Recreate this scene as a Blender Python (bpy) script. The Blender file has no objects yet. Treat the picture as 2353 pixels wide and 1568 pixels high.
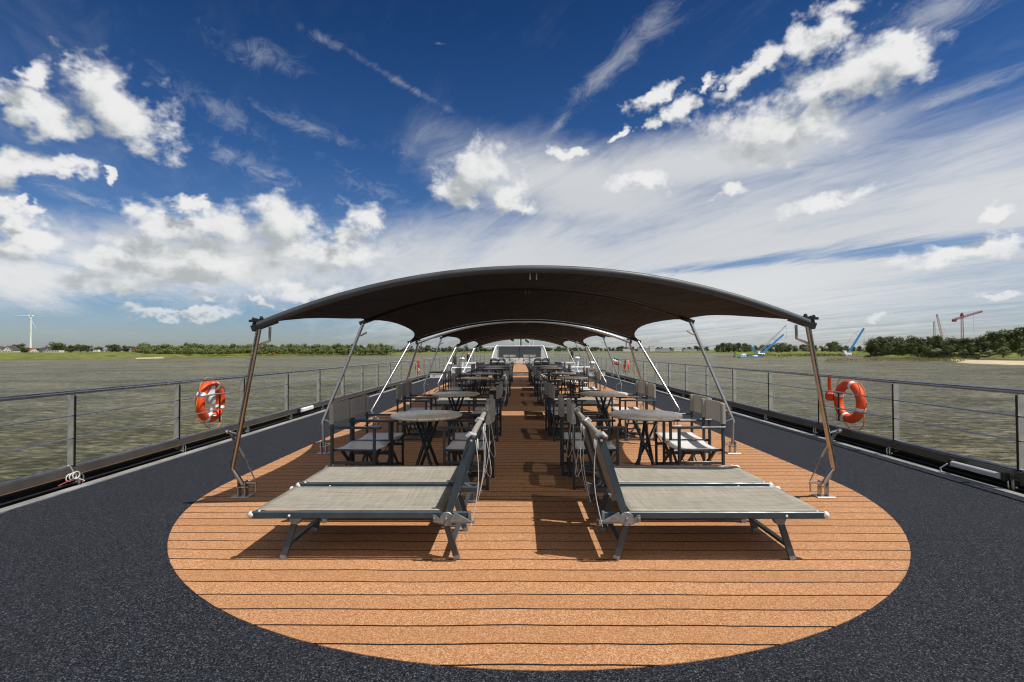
import bpy, math, random
from mathutils import Vector, Matrix, Euler
R = math.radians
rnd = random.Random(7)
scene = bpy.context.scene
COL = scene.collection

# ------------------------------------------------------------------ camera
cam_d = bpy.data.cameras.new('camera')
cam = bpy.data.objects.new('camera', cam_d)
COL.objects.link(cam)
scene.camera = cam
cam_d.sensor_width = 36.0
cam_d.lens = 36.0 * 1150 / 2353
cam_d.clip_start = 0.05
cam_d.clip_end = 20000
CAMX, CAMZ = -0.122, 1.5
cam.matrix_world = (Matrix.Translation((CAMX, 0, CAMZ)) @ Matrix.Rotation(R(0.727), 4, 'Z')
                    @ Matrix.Rotation(R(91.08), 4, 'X') @ Matrix.Rotation(R(-0.21), 4, 'Z'))


def bearing(x, y):
    """direction, from the deck at the stern, of a point measured on the photograph (2353 wide)"""
    return (cam.matrix_world.to_3x3() @ Vector(((x - 1176.5) / 1150, (784 - y) / 1150, -1))).normalized()



# ------------------------------------------------------------------ sun
SUN_TO = Vector((0.475, -0.208, 1.0)).normalized()
sd = bpy.data.lights.new('sun', 'SUN')
sd.energy = 5.0
sd.angle = R(0.5)
sd.color = (1.0, 0.955, 0.88)
sun = bpy.data.objects.new('sun', sd)
COL.objects.link(sun)
sun.rotation_euler = SUN_TO.to_track_quat('Z', 'Y').to_euler()
sun.location = (20, -10, 40)

scene.view_settings.view_transform = 'Standard'
scene.view_settings.look = 'None'
scene.view_settings.exposure = 0.0
scene.view_settings.gamma = 1.0
scene.render.engine = 'CYCLES'
scene.cycles.use_denoising = True
scene.cycles.filter_width = 1.15
scene.cycles.max_bounces = 6
scene.cycles.diffuse_bounces = 3
scene.cycles.glossy_bounces = 3
scene.cycles.transparent_max_bounces = 12


# ------------------------------------------------------------------ node helpers
class NT:
    def __init__(s, tree):
        s.t = tree
        s.n = tree.nodes
        s.l = tree.links

    def node(s, typ, **kw):
        n = s.n.new(typ)
        for k, v in kw.items():
            setattr(n, k, v)
        return n

    def put(s, sock, v):
        if v is None:
            return
        if isinstance(v, bpy.types.NodeSocket):
            s.l.new(v, sock)
        else:
            sock.default_value = v

    def math(s, op, a, b=None, c=None, clamp=False):
        n = s.node('ShaderNodeMath', operation=op, use_clamp=clamp)
        s.put(n.inputs[0], a)
        s.put(n.inputs[1], b)
        s.put(n.inputs[2], c)
        return n.outputs[0]

    def vmath(s, op, a, b=None):
        n = s.node('ShaderNodeVectorMath', operation=op)
        s.put(n.inputs[0], a)
        s.put(n.inputs[1], b)
        return n.outputs['Value'] if op in ('LENGTH', 'DOT_PRODUCT') else n.outputs[0]

    def noise(s, vec, scale, detail=4, rough=0.55, dist=0.0, out='Fac'):
        n = s.node('ShaderNodeTexNoise')
        s.put(n.inputs['Vector'], vec)
        n.inputs['Scale'].default_value = scale
        n.inputs['Detail'].default_value = detail
        n.inputs['Roughness'].default_value = rough
        n.inputs['Distortion'].default_value = dist
        return n.outputs[out]

    def smooth(s, v, a, b, lo=0.0, hi=1.0):
        n = s.node('ShaderNodeMapRange', interpolation_type='SMOOTHSTEP')
        s.put(n.inputs[0], v)
        for i, x in enumerate((a, b, lo, hi)):
            s.put(n.inputs[i + 1], x)
        return n.outputs[0]

    def mix(s, fac, a, b, typ='MIX'):
        n = s.node('ShaderNodeMix', data_type='RGBA', blend_type=typ)
        s.put(n.inputs[0], fac)
        s.put(n.inputs[6], a)
        s.put(n.inputs[7], b)
        return n.outputs[2]

    def ramp(s, fac, stops):
        n = s.node('ShaderNodeValToRGB')
        s.put(n.inputs[0], fac)
        el = n.color_ramp.elements
        while len(el) > 1:
            el.remove(el[-1])
        el[0].position, el[0].color = stops[0][0], (*stops[0][1], 1)
        for p, c in stops[1:]:
            e = el.new(p)
            e.color = (*c, 1)
        return n.outputs[0]

    def mapping(s, vec, loc=(0, 0, 0), rot=(0, 0, 0), scale=(1, 1, 1), typ='POINT'):
        n = s.node('ShaderNodeMapping', vector_type=typ)
        s.put(n.inputs[0], vec)
        n.inputs[1].default_value = loc
        n.inputs[2].default_value = rot
        n.inputs[3].default_value = scale
        return n.outputs[0]


# ------------------------------------------------------------------ world: sky + clouds placed by azimuth / elevation
def azel(x, y):
    v = bearing(x, y)
    return math.atan2(v.x, v.y), math.asin(v.z)


world = bpy.data.worlds.new('World')
scene.world = world
world.use_nodes = True
W = NT(world.node_tree)
W.n.clear()


def blob_params(cx, cy, rx, ry, rot=0.0):
    a0, e0 = azel(cx, cy)
    c, s_ = math.cos(R(rot)), math.sin(R(rot))
    a1, e1 = azel(cx + rx * c, cy - rx * s_)
    a2, e2 = azel(cx + ry * s_, cy + ry * c)
    la = math.hypot(a1 - a0, e1 - e0)
    lb = math.hypot(a2 - a0, e2 - e0)
    return a0, e0, la, lb, math.atan2(e1 - e0, a1 - a0)


CHAIN = [None]


def blob_field(N, vec, blobs, smooth=0.25):
    """signed field: 1 at a blob's centre, 0 at its rim, negative outside.
    each blob reads the running value through z (scaled away) so they are worked out one after another"""
    acc = None
    sp = N.node('ShaderNodeSeparateXYZ')
    N.put(sp.inputs[0], vec)
    for b in blobs:
        a0, e0, la, lb, an = blob_params(*b)
        cb = N.node('ShaderNodeCombineXYZ')
        N.l.new(sp.outputs[0], cb.inputs[0])
        N.l.new(sp.outputs[1], cb.inputs[1])
        prev = acc if acc is not None else (CHAIN[0] if CHAIN[0] is not None else sp.outputs[2])
        N.l.new(prev, cb.inputs[2])
        if abs(b[4] if len(b) > 4 else 0) < 7:
            mn = N.node('ShaderNodeVectorMath', operation='MULTIPLY_ADD')
            N.l.new(cb.outputs[0], mn.inputs[0])
            mn.inputs[1].default_value = (1 / la, 1 / lb, 1e-6)
            mn.inputs[2].default_value = (-a0 / la, -e0 / lb, 0)
            m = mn.outputs[0]
        else:
            m = N.mapping(cb.outputs[0], (a0, e0, 0), (0, 0, an), (la, lb, 1e6), 'TEXTURE')
        d = N.vmath('LENGTH', m)
        acc = d if acc is None else N.math('SMOOTH_MIN', acc, d, smooth)
    CHAIN[0] = acc
    return N.math('SUBTRACT', 1.0, acc)


CUMULUS = [
    (62, 196, 48, 40, 50), (105, 258, 72, 46), (275, 232, 92, 72), (325, 285, 72, 50, -25), (215, 188, 50, 30),
    (22, 385, 58, 48), (120, 382, 70, 18, -8), (265, 408, 26, 9, -35),
    (35, 520, 72, 62), (10, 575, 90, 40), (85, 472, 38, 16, 15),
    (370, 505, 70, 34), (500, 520, 130, 50), (660, 510, 78, 42), (350, 565, 90, 30), (230, 605, 95, 30),
    (460, 595, 170, 45), (770, 578, 115, 38), (690, 565, 80, 34), (822, 520, 42, 42, 60), (270, 657, 120, 20),
    (430, 632, 150, 26), (432, 462, 44, 14, 5),
    (478, 692, 38, 11), (600, 702, 30, 8), (690, 664, 110, 20), (410, 726, 140, 11), (200, 620, 60, 22),
    (1092, 395, 80, 48, 20), (1055, 430, 62, 34), (1168, 448, 40, 26), (1178, 478, 46, 18),
    (1935, 185, 190, 55, 24), (2050, 120, 75, 55, 20), (1775, 300, 160, 55, 8), (1870, 270, 100, 36, 20),
    (1720, 172, 125, 22, 36), (1880, 82, 85, 34, 28), (1930, 15, 90, 24, 12),
    (1525, 212, 58, 20, 25), (1553, 268, 42, 26, 30), (1492, 288, 26, 15, 35), (1430, 300, 22, 9, 25), (1620, 205, 40, 12, 40),
    (2195, 582, 145, 24, 4), (2235, 562, 70, 24), (1890, 470, 105, 18, 18), (2285, 488, 60, 16, 10),
    (1690, 438, 40, 15, 5), (1480, 412, 62, 24), (2000, 737, 48, 8), (2325, 680, 50, 9), (1300, 355, 40, 14),
]
g = bpy.data.node_groups.new('CumulusDensity', 'ShaderNodeTree')
g.interface.new_socket('Vector', in_out='INPUT', socket_type='NodeSocketVector')
g.interface.new_socket('Density', in_out='OUTPUT', socket_type='NodeSocketFloat')
g.interface.new_socket('Raw', in_out='OUTPUT', socket_type='NodeSocketFloat')
G = NT(g)
gi, go = G.node('NodeGroupInput'), G.node('NodeGroupOutput')
nv = G.vmath('MULTIPLY', gi.outputs[0], (1.0, 1.25, 0.0))
wv = G.vmath('SUBTRACT', G.noise(nv, 13.0, 4, 0.62, 0.0, out='Color'), (0.5, 0.5, 0.5))
fld0 = blob_field(G, G.vmath('ADD', gi.outputs[0], G.vmath('MULTIPLY', wv, (0.17, 0.10, 0.0))), CUMULUS, 0.22)
CHAIN[0] = None
fld = G.math('MINIMUM', G.math('MAXIMUM', G.math('MULTIPLY', fld0, 1.3), -1.3), 0.95)
n1 = G.noise(nv, 19.0, 6, 0.56, 0.2)
ns = G.math('MULTIPLY', G.math('SUBTRACT', n1, 0.50), 3.0)
G.l.new(G.math('ADD', fld, ns), go.inputs[0])
G.l.new(G.math('ADD', G.math('MAXIMUM', fld0, -1.0), G.math('MULTIPLY', ns, 0.75)), go.inputs[1])

tc = W.node('ShaderNodeTexCoord')
vdir = W.vmath('NORMALIZE', tc.outputs['Generated'])
sep = W.node('ShaderNodeSeparateXYZ')
W.l.new(vdir, sep.inputs[0])
dx, dy, dz = sep.outputs
az = W.math('ARCTAN2', dx, dy)
el = W.math('ARCSINE', dz)
cmb = W.node('ShaderNodeCombineXYZ')
W.l.new(az, cmb.inputs[0])
W.l.new(el, cmb.inputs[1])
P = cmb.outputs[0]


def density(vec):
    n = W.node('ShaderNodeGroup', node_tree=g)
    W.l.new(vec, n.inputs[0])
    return n.outputs


d0, r0_ = density(P)
cz = W.node('ShaderNodeCombineXYZ')
W.l.new(d0, cz.inputs[2])
d1 = density(W.vmath('ADD', W.vmath('ADD', P, (0.022, 0.034, 0)), W.vmath('MULTIPLY', cz.outputs[0], (0, 0, 1e-5))))[1]
CHAIN[0] = d1
cum_a = W.smooth(d0, -0.55, 0.75)
shade = W.smooth(W.math('SUBTRACT', d1, W.math('MULTIPLY', r0_, 0.40)), -0.70, 0.80)
cum_col = W.ramp(shade, [(0.0, (0.95, 0.95, 0.95)), (0.40, (0.84, 0.85, 0.85)), (0.75, (0.64, 0.67, 0.68)), (1.0, (0.50, 0.53, 0.55))])

# cirrus / stratus: real layer coordinates (plane above the ship), stretched along the wind
zz = W.math('ADD', W.math('MAXIMUM', dz, 0.0), 0.07)
cq = W.node('ShaderNodeCombineXYZ')
W.l.new(W.math('DIVIDE', dx, zz), cq.inputs[0])
W.l.new(W.math('DIVIDE', dy, zz), cq.inputs[1])
Q = W.mapping(cq.outputs[0], rot=(0, 0, R(-27)))
c1 = W.noise(W.mapping(Q, scale=(1.5, 0.30, 1)), 1.5, 9, 0.62, 0.8)
c2 = W.noise(W.mapping(Q, (5, 2, 0), scale=(1.0, 0.45, 1)), 5.0, 8, 0.66, 1.2)
c3 = W.noise(W.mapping(Q, (9, 2, 0), scale=(0.35, 0.25, 1)), 1.0, 3, 0.5)
streak = W.math('ADD', W.math('MULTIPLY', c1, 0.62), W.math('MULTIPLY', c2, 0.38))
STRATUS = [(520, 610, 360, 70, 0), (60, 640, 150, 60, 0), (1750, 600, 900, 190, 0), (1350, 440, 330, 90, -8), (2250, 500, 500, 170, 12), (1250, 600, 300, 110, 0), (1020, 640, 260, 110, 0), (1600, 380, 420, 60, 10)]
sf = W.math('MAXIMUM', blob_field(W, P, STRATUS, 0.3), -1.0)
st_a = W.smooth(W.math('ADD', W.math('MULTIPLY', sf, 0.72), W.math('MULTIPLY', W.math('SUBTRACT', streak, 0.5), 1.5)), -0.50, 0.55)
gap = W.smooth(W.math('ADD', blob_field(W, P, [(2100, 570, 420, 30, 6), (1750, 600, 260, 16, 8), (1620, 800, 10, 5)], 0.2),
                      W.math('MULTIPLY', W.math('SUBTRACT', streak, 0.5), -3.5)), -0.2, 0.9)
st_a = W.math('MULTIPLY', st_a, W.math('SUBTRACT', 1.0, W.math('MULTIPLY', gap, 0.85)))
CIRRUS = [(1410, 150, 250, 36, 46), (1500, 60, 120, 46, 40), (1280, 290, 90, 22, 50), (2150, 235, 260, 26, 20), (1050, 360, 190, 12, 2),
          (2150, 30, 230, 60, 20), (2250, 330, 260, 90, 15), (1700, 380, 260, 60, 15)]
FAINT = [(600, 130, 150, 40, -18), (480, 240, 200, 40, -30), (190, 455, 150, 20, -16),
          (740, 90, 70, 20, -20), (920, 190, 190, 12, -28), (1010, 100, 16, 5, 0), (870, 440, 150, 34, -22), (560, 370, 200, 36, -22), (700, 290, 160, 20, -20)]
cf = W.math('MAXIMUM', blob_field(W, P, CIRRUS, 0.12), -1.0)
fine = W.noise(W.mapping(Q, (2, 7, 0), scale=(1.2, 0.7, 1)), 9.0, 7, 0.7, 1.5)
ci_a = W.math('MULTIPLY', W.smooth(W.math('ADD', W.math('MULTIPLY', cf, 0.8),
              W.math('ADD', W.math('MULTIPLY', W.math('SUBTRACT', fine, 0.5), 1.7), W.math('MULTIPLY', W.math('SUBTRACT', c1, 0.5), 1.2))), -0.05, 1.25), 0.50)
ff = W.math('MAXIMUM', blob_field(W, P, FAINT, 0.12), -1.0)
fa_a = W.math('MULTIPLY', W.smooth(W.math('ADD', W.math('MULTIPLY', ff, 0.7),
              W.math('ADD', W.math('MULTIPLY', W.math('SUBTRACT', fine, 0.5), 2.2), W.math('MULTIPLY', W.math('SUBTRACT', c1, 0.5), 1.6))), 0.0, 1.5), 0.42)
ci_a = W.math('MAXIMUM', ci_a, fa_a)
veil = W.math('MULTIPLY', W.smooth(W.math('ADD', streak, W.math('MULTIPLY', c3, 0.5)), 0.70, 1.05), 0.13)
thin = W.math('MAXIMUM', W.math('MAXIMUM', W.math('MULTIPLY', st_a, 0.93), ci_a), veil)

fill_veil = W.math('MULTIPLY', W.smooth(dy, 0.10, -0.40), W.smooth(W.math('ADD', streak, W.math('MULTIPLY', c3, 0.4)), 0.45, 0.85, 0.25, 0.95))  # pale cloud veil added out of view behind the camera for neutral fill light
thin = W.math('MAXIMUM', thin, fill_veil)

sky = W.node('ShaderNodeTexSky', sky_type='NISHITA')
sky.sun_disc = False
sky.sun_elevation = math.asin(SUN_TO.z)
sky.sun_rotation = math.atan2(SUN_TO.x, SUN_TO.y)
sky.altitude = 0
sky.air_density = 1.0
sky.dust_density = 0.6
sky.ozone_density = 2.0
tint = W.ramp(W.math('DIVIDE', el, R(60)), [(0.0, (0.62, 0.68, 0.84)), (0.10, (0.50, 0.66, 0.88)), (0.22, (0.40, 0.60, 0.86)), (0.34, (0.23, 0.46, 0.76)), (0.55, (0.11, 0.29, 0.54)), (0.80, (0.042, 0.128, 0.27)), (1.0, (0.028, 0.09, 0.20))])
blue = W.mix(1.0, sky.outputs[0], tint, 'MULTIPLY')
STR = 0.10
st_col = W.ramp(c3, [(0.3, (0.64, 0.66, 0.68)), (0.7, (0.80, 0.80, 0.79))])
K = 1 / STR
scl = W.node('ShaderNodeVectorMath', operation='SCALE')
W.l.new(st_col, scl.inputs[0])
scl.inputs['Scale'].default_value = K
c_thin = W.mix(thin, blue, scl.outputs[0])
scl2 = W.node('ShaderNodeVectorMath', operation='SCALE')
W.l.new(cum_col, scl2.inputs[0])
scl2.inputs['Scale'].default_value = K * 0.88
lowfade = W.smooth(el, R(1.0), R(9.0), 0.55, 1.0)
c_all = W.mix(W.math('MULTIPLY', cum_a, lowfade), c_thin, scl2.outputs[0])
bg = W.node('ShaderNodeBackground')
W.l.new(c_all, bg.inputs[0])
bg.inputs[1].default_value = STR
wo = W.node('ShaderNodeOutputWorld')
W.l.new(bg.outputs[0], wo.inputs[0])


# ------------------------------------------------------------------ materials
def mat(name, col=(0.5, 0.5, 0.5), rough=0.5, metal=0.0, spec=0.5, fn=None):
    m = bpy.data.materials.new(name)
    m.use_nodes = True
    N = NT(m.node_tree)
    b = N.n['Principled BSDF']
    b.inputs['Base Color'].default_value = (*col, 1)
    b.inputs['Roughness'].default_value = rough
    b.inputs['Metallic'].default_value = metal
    b.inputs['Specular IOR Level'].default_value = spec
    if fn:
        fn(N, b)
    return m


def bump(N, b, h, strength=0.3, dist=0.01):
    n = N.node('ShaderNodeBump')
    n.inputs['Strength'].default_value = strength
    n.inputs['Distance'].default_value = dist
    N.l.new(h, n.inputs['Height'])
    N.l.new(n.outputs[0], b.inputs['Normal'])


def pos(N):
    return N.node('ShaderNodeNewGeometry').outputs['Position']


def objc(N):
    return N.node('ShaderNodeTexCoord').outputs['Object']


def vary(c, k=0.25, scale=3.0, detail=5, local=True):
    def f(N, b):
        v = objc(N) if local else pos(N)
        n = N.noise(v, scale, detail, 0.6)
        lo = tuple(x * (1 - k) for x in c)
        hi = tuple(min(1, x * (1 + k)) for x in c)
        N.l.new(N.ramp(n, [(0.3, lo), (0.7, hi)]), b.inputs['Base Color'])
        r0 = b.inputs['Roughness'].default_value
        N.l.new(N.smooth(n, 0.3, 0.7, r0 * 0.8, min(1, r0 * 1.2)), b.inputs['Roughness'])
    return f


def f_dark_deck(N, b):
    p = pos(N)
    g1 = N.noise(p, 120, 3, 0.75)
    wn = N.node('ShaderNodeTexVoronoi')
    N.l.new(p, wn.inputs['Vector'])
    wn.inputs['Scale'].default_value = 165
    sx = N.node('ShaderNodeSeparateXYZ')
    N.l.new(wn.outputs['Color'], sx.inputs[0])
    big = N.noise(p, 0.9, 6, 0.65)
    gr = N.math('ADD', N.math('MULTIPLY', g1, 0.30), N.math('MULTIPLY', sx.outputs[0], 0.70))
    c = N.ramp(gr, [(0.14, (0.002, 0.0026, 0.0045)), (0.40, (0.010, 0.012, 0.018)), (0.62, (0.023, 0.026, 0.034)), (0.78, (0.043, 0.046, 0.056)), (0.87, (0.13, 0.13, 0.145))])
    c = N.mix(N.smooth(big, 0.42, 0.72, 0.0, 0.30), c, (0.026, 0.028, 0.031, 1))
    N.l.new(c, b.inputs['Base Color'])
    bump(N, b, gr, 0.5, 0.008)


def f_planks(N, b):
    p = pos(N)
    sp = N.node('ShaderNodeSeparateXYZ')
    N.l.new(p, sp.inputs[0])
    wob = N.math('MULTIPLY', N.math('SUBTRACT', N.noise(N.mapping(p, scale=(1, 0.15, 1)), 1.0, 3), 0.5), 0.06)
    yy = N.math('ADD', sp.outputs[1], wob)
    fr = N.math('FRACT', N.math('DIVIDE', yy, 0.172))
    edge = N.math('ABSOLUTE', N.math('SUBTRACT', fr, 0.5))
    g1 = N.noise(p, 120, 3, 0.75)
    wn = N.node('ShaderNodeTexVoronoi')
    N.l.new(p, wn.inputs['Vector'])
    wn.inputs['Scale'].default_value = 175
    sx = N.node('ShaderNodeSeparateXYZ')
    N.l.new(wn.outputs['Color'], sx.inputs[0])
    gr = N.math('ADD', N.math('MULTIPLY', g1, 0.4), N.math('MULTIPLY', sx.outputs[0], 0.6))
    rag = N.math('MULTIPLY', N.math('SUBTRACT', g1, 0.5), 0.05)
    line = N.smooth(N.math('ADD', edge, rag), 0.452, 0.474)
    big = N.noise(p, 1.5, 5, 0.6)
    c = N.ramp(gr, [(0.18, (0.22, 0.090, 0.038)), (0.36, (0.36, 0.168, 0.073)), (0.60, (0.49, 0.248, 0.120)), (0.80, (0.66, 0.40, 0.235))])
    c = N.mix(N.smooth(big, 0.3, 0.75, 0.0, 0.25), c, (0.32, 0.155, 0.068, 1))
    pl = N.node('ShaderNodeTexWhiteNoise', noise_dimensions='1D')
    N.l.new(N.math('FLOOR', N.math('DIVIDE', yy, 0.172)), pl.inputs['W'])
    c = N.mix(N.math('MULTIPLY', pl.outputs['Value'], 0.30), c, (0.27, 0.125, 0.05, 1))
    st = N.noise(p, 0.7, 7, 0.7)
    c = N.mix(N.smooth(st, 0.52, 0.74, 0.0, 0.30), c, (0.22, 0.12, 0.062, 1))
    c = N.mix(line, c, (0.009, 0.008, 0.008, 1))
    N.l.new(c, b.inputs['Base Color'])
    bump(N, b, N.math('SUBTRACT', gr, N.math('MULTIPLY', line, 1.0)), 0.5, 0.006)


def f_weave(c, k=0.35, sc=1.0):
    def f(N, b):
        p = objc(N)
        a = N.noise(N.mapping(p, scale=(3, 90, 1)), 1.0 * sc, 3, 0.6)
        d = N.noise(N.mapping(p, scale=(60, 4, 1)), 1.0 * sc, 3, 0.6)
        e = N.noise(p, 300, 1)
        s = N.math('ADD', N.math('ADD', N.math('MULTIPLY', a, 0.45), N.math('MULTIPLY', d, 0.3)), N.math('MULTIPLY', e, 0.25))
        N.l.new(N.ramp(s, [(0.36, tuple(x * (1 - k) for x in c)), (0.5, c), (0.64, tuple(min(1, x * (1 + k)) for x in c))]), b.inputs['Base Color'])
        bump(N, b, e, 0.2, 0.002)
    return f


def cloth(c, k, tr):
    w_ = f_weave(c, k)

    def f(N, b):
        w_(N, b)
        t = N.node('ShaderNodeBsdfTranslucent')
        t.inputs[0].default_value = (*c, 1)
        mx = N.node('ShaderNodeMixShader')
        mx.inputs[0].default_value = tr
        out = N.n['Material Output']
        N.l.new(b.outputs[0], mx.inputs[1])
        N.l.new(t.outputs[0], mx.inputs[2])
        N.l.new(mx.outputs[0], out.inputs[0])
    return f


def f_tabletop(N, b):
    p = objc(N)
    a = N.noise(N.mapping(p, scale=(1, 5, 1)), 7, 6, 0.65, 0.6)
    d = N.noise(p, 45, 3)
    s = N.math('ADD', N.math('MULTIPLY', a, 0.9), N.math('MULTIPLY', d, 0.1))
    N.l.new(N.ramp(s, [(0.34, (0.42, 0.33, 0.24)), (0.48, (0.70, 0.60, 0.48)), (0.60, (0.76, 0.68, 0.57)), (0.72, (0.55, 0.45, 0.35))]), b.inputs['Base Color'])
    b.inputs['Roughness'].default_value = 0.28


def f_canopy(N, b):
    p = pos(N)
    n = N.noise(N.mapping(p, scale=(3, 0.5, 1)), 1.6, 5, 0.6)
    sp = N.node('ShaderNodeSeparateXYZ')
    N.l.new(p, sp.inputs[0])
    fr = N.math('ABSOLUTE', N.math('SUBTRACT', N.math('FRACT', N.math('ADD', N.math('DIVIDE', sp.outputs[0], 1.42), 0.5)), 0.5))
    seam = N.smooth(fr, 0.485, 0.494)
    c = N.ramp(n, [(0.3, (0.012, 0.0145, 0.019)), (0.7, (0.024, 0.027, 0.033))])
    N.l.new(N.mix(N.math('MULTIPLY', seam, 0.75), c, (0.006, 0.006, 0.007, 1)), b.inputs['Base Color'])
    w = N.noise(N.mapping(p, scale=(2.2, 0.5, 1)), 1.5, 5, 0.6, 0.6)
    bump(N, b, N.math('ADD', w, N.math('MULTIPLY', seam, 0.05)), 0.8, 0.09)
    # open weave: light passes straight through the holes, less and less towards grazing angles
    gm = N.node('ShaderNodeNewGeometry')
    cs = N.math('ABSOLUTE', N.vmath('DOT_PRODUCT', gm.outputs['True Normal'], gm.outputs['Incoming']))
    tr = N.node('ShaderNodeBsdfTransparent')
    mx = N.node('ShaderNodeMixShader')
    N.l.new(N.smooth(cs, 0.45, 0.95, 0.0, 0.32), mx.inputs[0])
    N.l.new(b.outputs[0], mx.inputs[1])
    N.l.new(tr.outputs[0], mx.inputs[2])
    N.l.new(mx.outputs[0], N.n['Material Output'].inputs[0])


def f_water(N, b):
    p = pos(N)
    f1 = N.noise(N.mapping(p, rot=(0, 0, R(7)), scale=(0.45, 1.0, 1)), 1.5, 5, 0.70, 0.5)
    f2 = N.noise(N.mapping(p, rot=(0, 0, R(-4)), scale=(0.40, 1.0, 1)), 0.09, 6, 0.75, 0.3)
    f = N.math('ADD', N.math('MULTIPLY', f1, 0.62), N.math('MULTIPLY', f2, 0.38))
    w2 = N.noise(N.mapping(p, rot=(0, 0, R(-10)), scale=(0.5, 1.0, 1)), 2.4, 3, 0.6, 0.3)
    h = N.math('ADD', N.math('MULTIPLY', w2, 0.30), N.math('MULTIPLY', f, 2.4))
    big = N.noise(N.mapping(p, scale=(0.15, 1, 1)), 0.012, 4, 0.6)
    c = N.ramp(f, [(0.40, (0.022, 0.018, 0.005)), (0.47, (0.076, 0.067, 0.026)), (0.53, (0.140, 0.125, 0.058)), (0.62, (0.34, 0.31, 0.20))])  # ripple light and shade painted in: pale crests, dark troughs
    N.l.new(c, b.inputs['Base Color'])
    b.inputs['IOR'].default_value = 1.33
    N.l.new(N.smooth(f, 0.42, 0.58, 0.16, 0.36), b.inputs['Roughness'])
    N.l.new(N.smooth(N.math('ADD', N.math('MULTIPLY', f, 0.6), N.math('MULTIPLY', big, 0.4)), 0.44, 0.58, 0.02, 0.26), b.inputs['Specular IOR Level'])
    bump(N, b, h, 1.0, 0.8)


def f_bank(N, b):
    p = pos(N)
    sp = N.node('ShaderNodeSeparateXYZ')
    N.l.new(p, sp.inputs[0])
    n = N.noise(p, 0.06, 6, 0.65)
    n2 = N.noise(N.mapping(p, scale=(0.3, 1, 1)), 0.5, 4, 0.6)
    gr = N.ramp(N.math('ADD', N.math('MULTIPLY', n, 0.6), N.math('MULTIPLY', n2, 0.4)),
                [(0.34, (0.052, 0.075, 0.018)), (0.5, (0.13, 0.15, 0.035)), (0.64, (0.21, 0.20, 0.06))])
    mud = N.ramp(n2, [(0.3, (0.085, 0.06, 0.04)), (0.7, (0.17, 0.13, 0.085))])
    fac = N.smooth(N.math('ADD', sp.outputs[2], N.math('MULTIPLY', n, 2.2)), -5.3, -4.4)
    N.l.new(N.mix(fac, mud, gr), b.inputs['Base Color'])


def leafmat(name, lo, hi):
    def f(N, b):
        gm = N.node('ShaderNodeNewGeometry')
        oi = N.node('ShaderNodeObjectInfo')
        n = N.noise(objc(N), 3.5, 3)
        s = N.math('ADD', N.math('MULTIPLY', gm.outputs['Random Per Island'], 0.45), N.math('MULTIPLY', n, 0.4))
        s = N.math('ADD', s, N.math('MULTIPLY', oi.outputs['Random'], 0.15))
        N.l.new(N.ramp(s, [(0.25, lo), (0.75, hi)]), b.inputs['Base Color'])
    return mat(name, lo, 0.6, fn=f, spec=0.3)


M = {}
M['dark_deck'] = mat('dark_deck_granulate', rough=0.85, fn=f_dark_deck, spec=0.12)
M['planks'] = mat('orange_planking', rough=0.85, fn=f_planks, spec=0.2)
M['steel'] = mat('polished_steel', rough=0.30, metal=1.0, fn=vary((0.46, 0.455, 0.44), 0.12, 6))
M['satin'] = mat('satin_steel', rough=0.35, metal=1.0, fn=vary((0.58, 0.58, 0.57), 0.15, 6))
M['post'] = mat('flat_bar_steel', rough=0.35, metal=0.7, fn=vary((0.55, 0.55, 0.51), 0.15, 6))
M['reflect_orange'] = mat('orange_reflection', rough=0.35, metal=0.8, fn=vary((0.35, 0.19, 0.09), 0.2, 2))  # orange of the reflection drawn along the bulwark
M['darksteel'] = mat('dark_steel_edge', rough=0.25, metal=0.9, fn=vary((0.06, 0.058, 0.055), 0.2, 6))
M['alu'] = mat('cast_aluminium', rough=0.45, metal=0.6, fn=vary((0.46, 0.47, 0.49), 0.15, 20))
M['frame'] = mat('slate_powder_coat', rough=0.38, fn=vary((0.040, 0.060, 0.076), 0.2, 6))
M['chair'] = mat('dark_slate_paint', rough=0.4, fn=vary((0.036, 0.046, 0.056), 0.2, 8))
M['black'] = mat('black_plastic', rough=0.45, fn=vary((0.012, 0.012, 0.013), 0.3, 8))
M['bed'] = mat('beige_mesh_fabric', rough=0.7, fn=cloth((0.31, 0.285, 0.235), 0.38, 0.10))
M['back'] = mat('grey_mesh_fabric', rough=0.65, fn=cloth((0.58, 0.55, 0.49), 0.2, 0.4))
M['seat'] = mat('pale_grey_seat_fabric', rough=0.42, fn=cloth((0.76, 0.75, 0.73), 0.12, 0.2))
M['table'] = mat('weathered_tabletop', rough=0.35, spec=0.5, fn=f_tabletop)
M['canopy'] = mat('canopy_fabric', rough=0.75, fn=f_canopy, spec=0.3)
M['sleeve'] = mat('canopy_sleeve', rough=0.5, fn=vary((0.055, 0.06, 0.066), 0.2, 4))
M['armpad'] = mat('pale_grey_tube', rough=0.3, metal=0.2, fn=vary((0.46, 0.48, 0.50), 0.1, 4))
M['bulwark'] = mat('dark_bulwark_paint', rough=0.35, fn=vary((0.062, 0.056, 0.052), 0.25, 1.5))
M['gutter'] = mat('grey_gutter', rough=0.6, fn=vary((0.26, 0.26, 0.24), 0.3, 2.0))
M['hull'] = mat('hull_paint', rough=0.5, fn=vary((0.05, 0.055, 0.07), 0.2, 0.5))
M['white'] = mat('white_paint', rough=0.4, fn=vary((0.78, 0.78, 0.77), 0.08, 3))
M['offwhite'] = mat('off_white_plastic', rough=0.5, fn=vary((0.62, 0.62, 0.60), 0.12, 5))
M['lamp'] = mat('grey_lamp_tube', rough=0.4, fn=vary((0.40, 0.42, 0.44), 0.1, 5))
M['orange'] = mat('orange_life_ring', rough=0.5, fn=vary((0.72, 0.075, 0.008), 0.18, 5))
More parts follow.
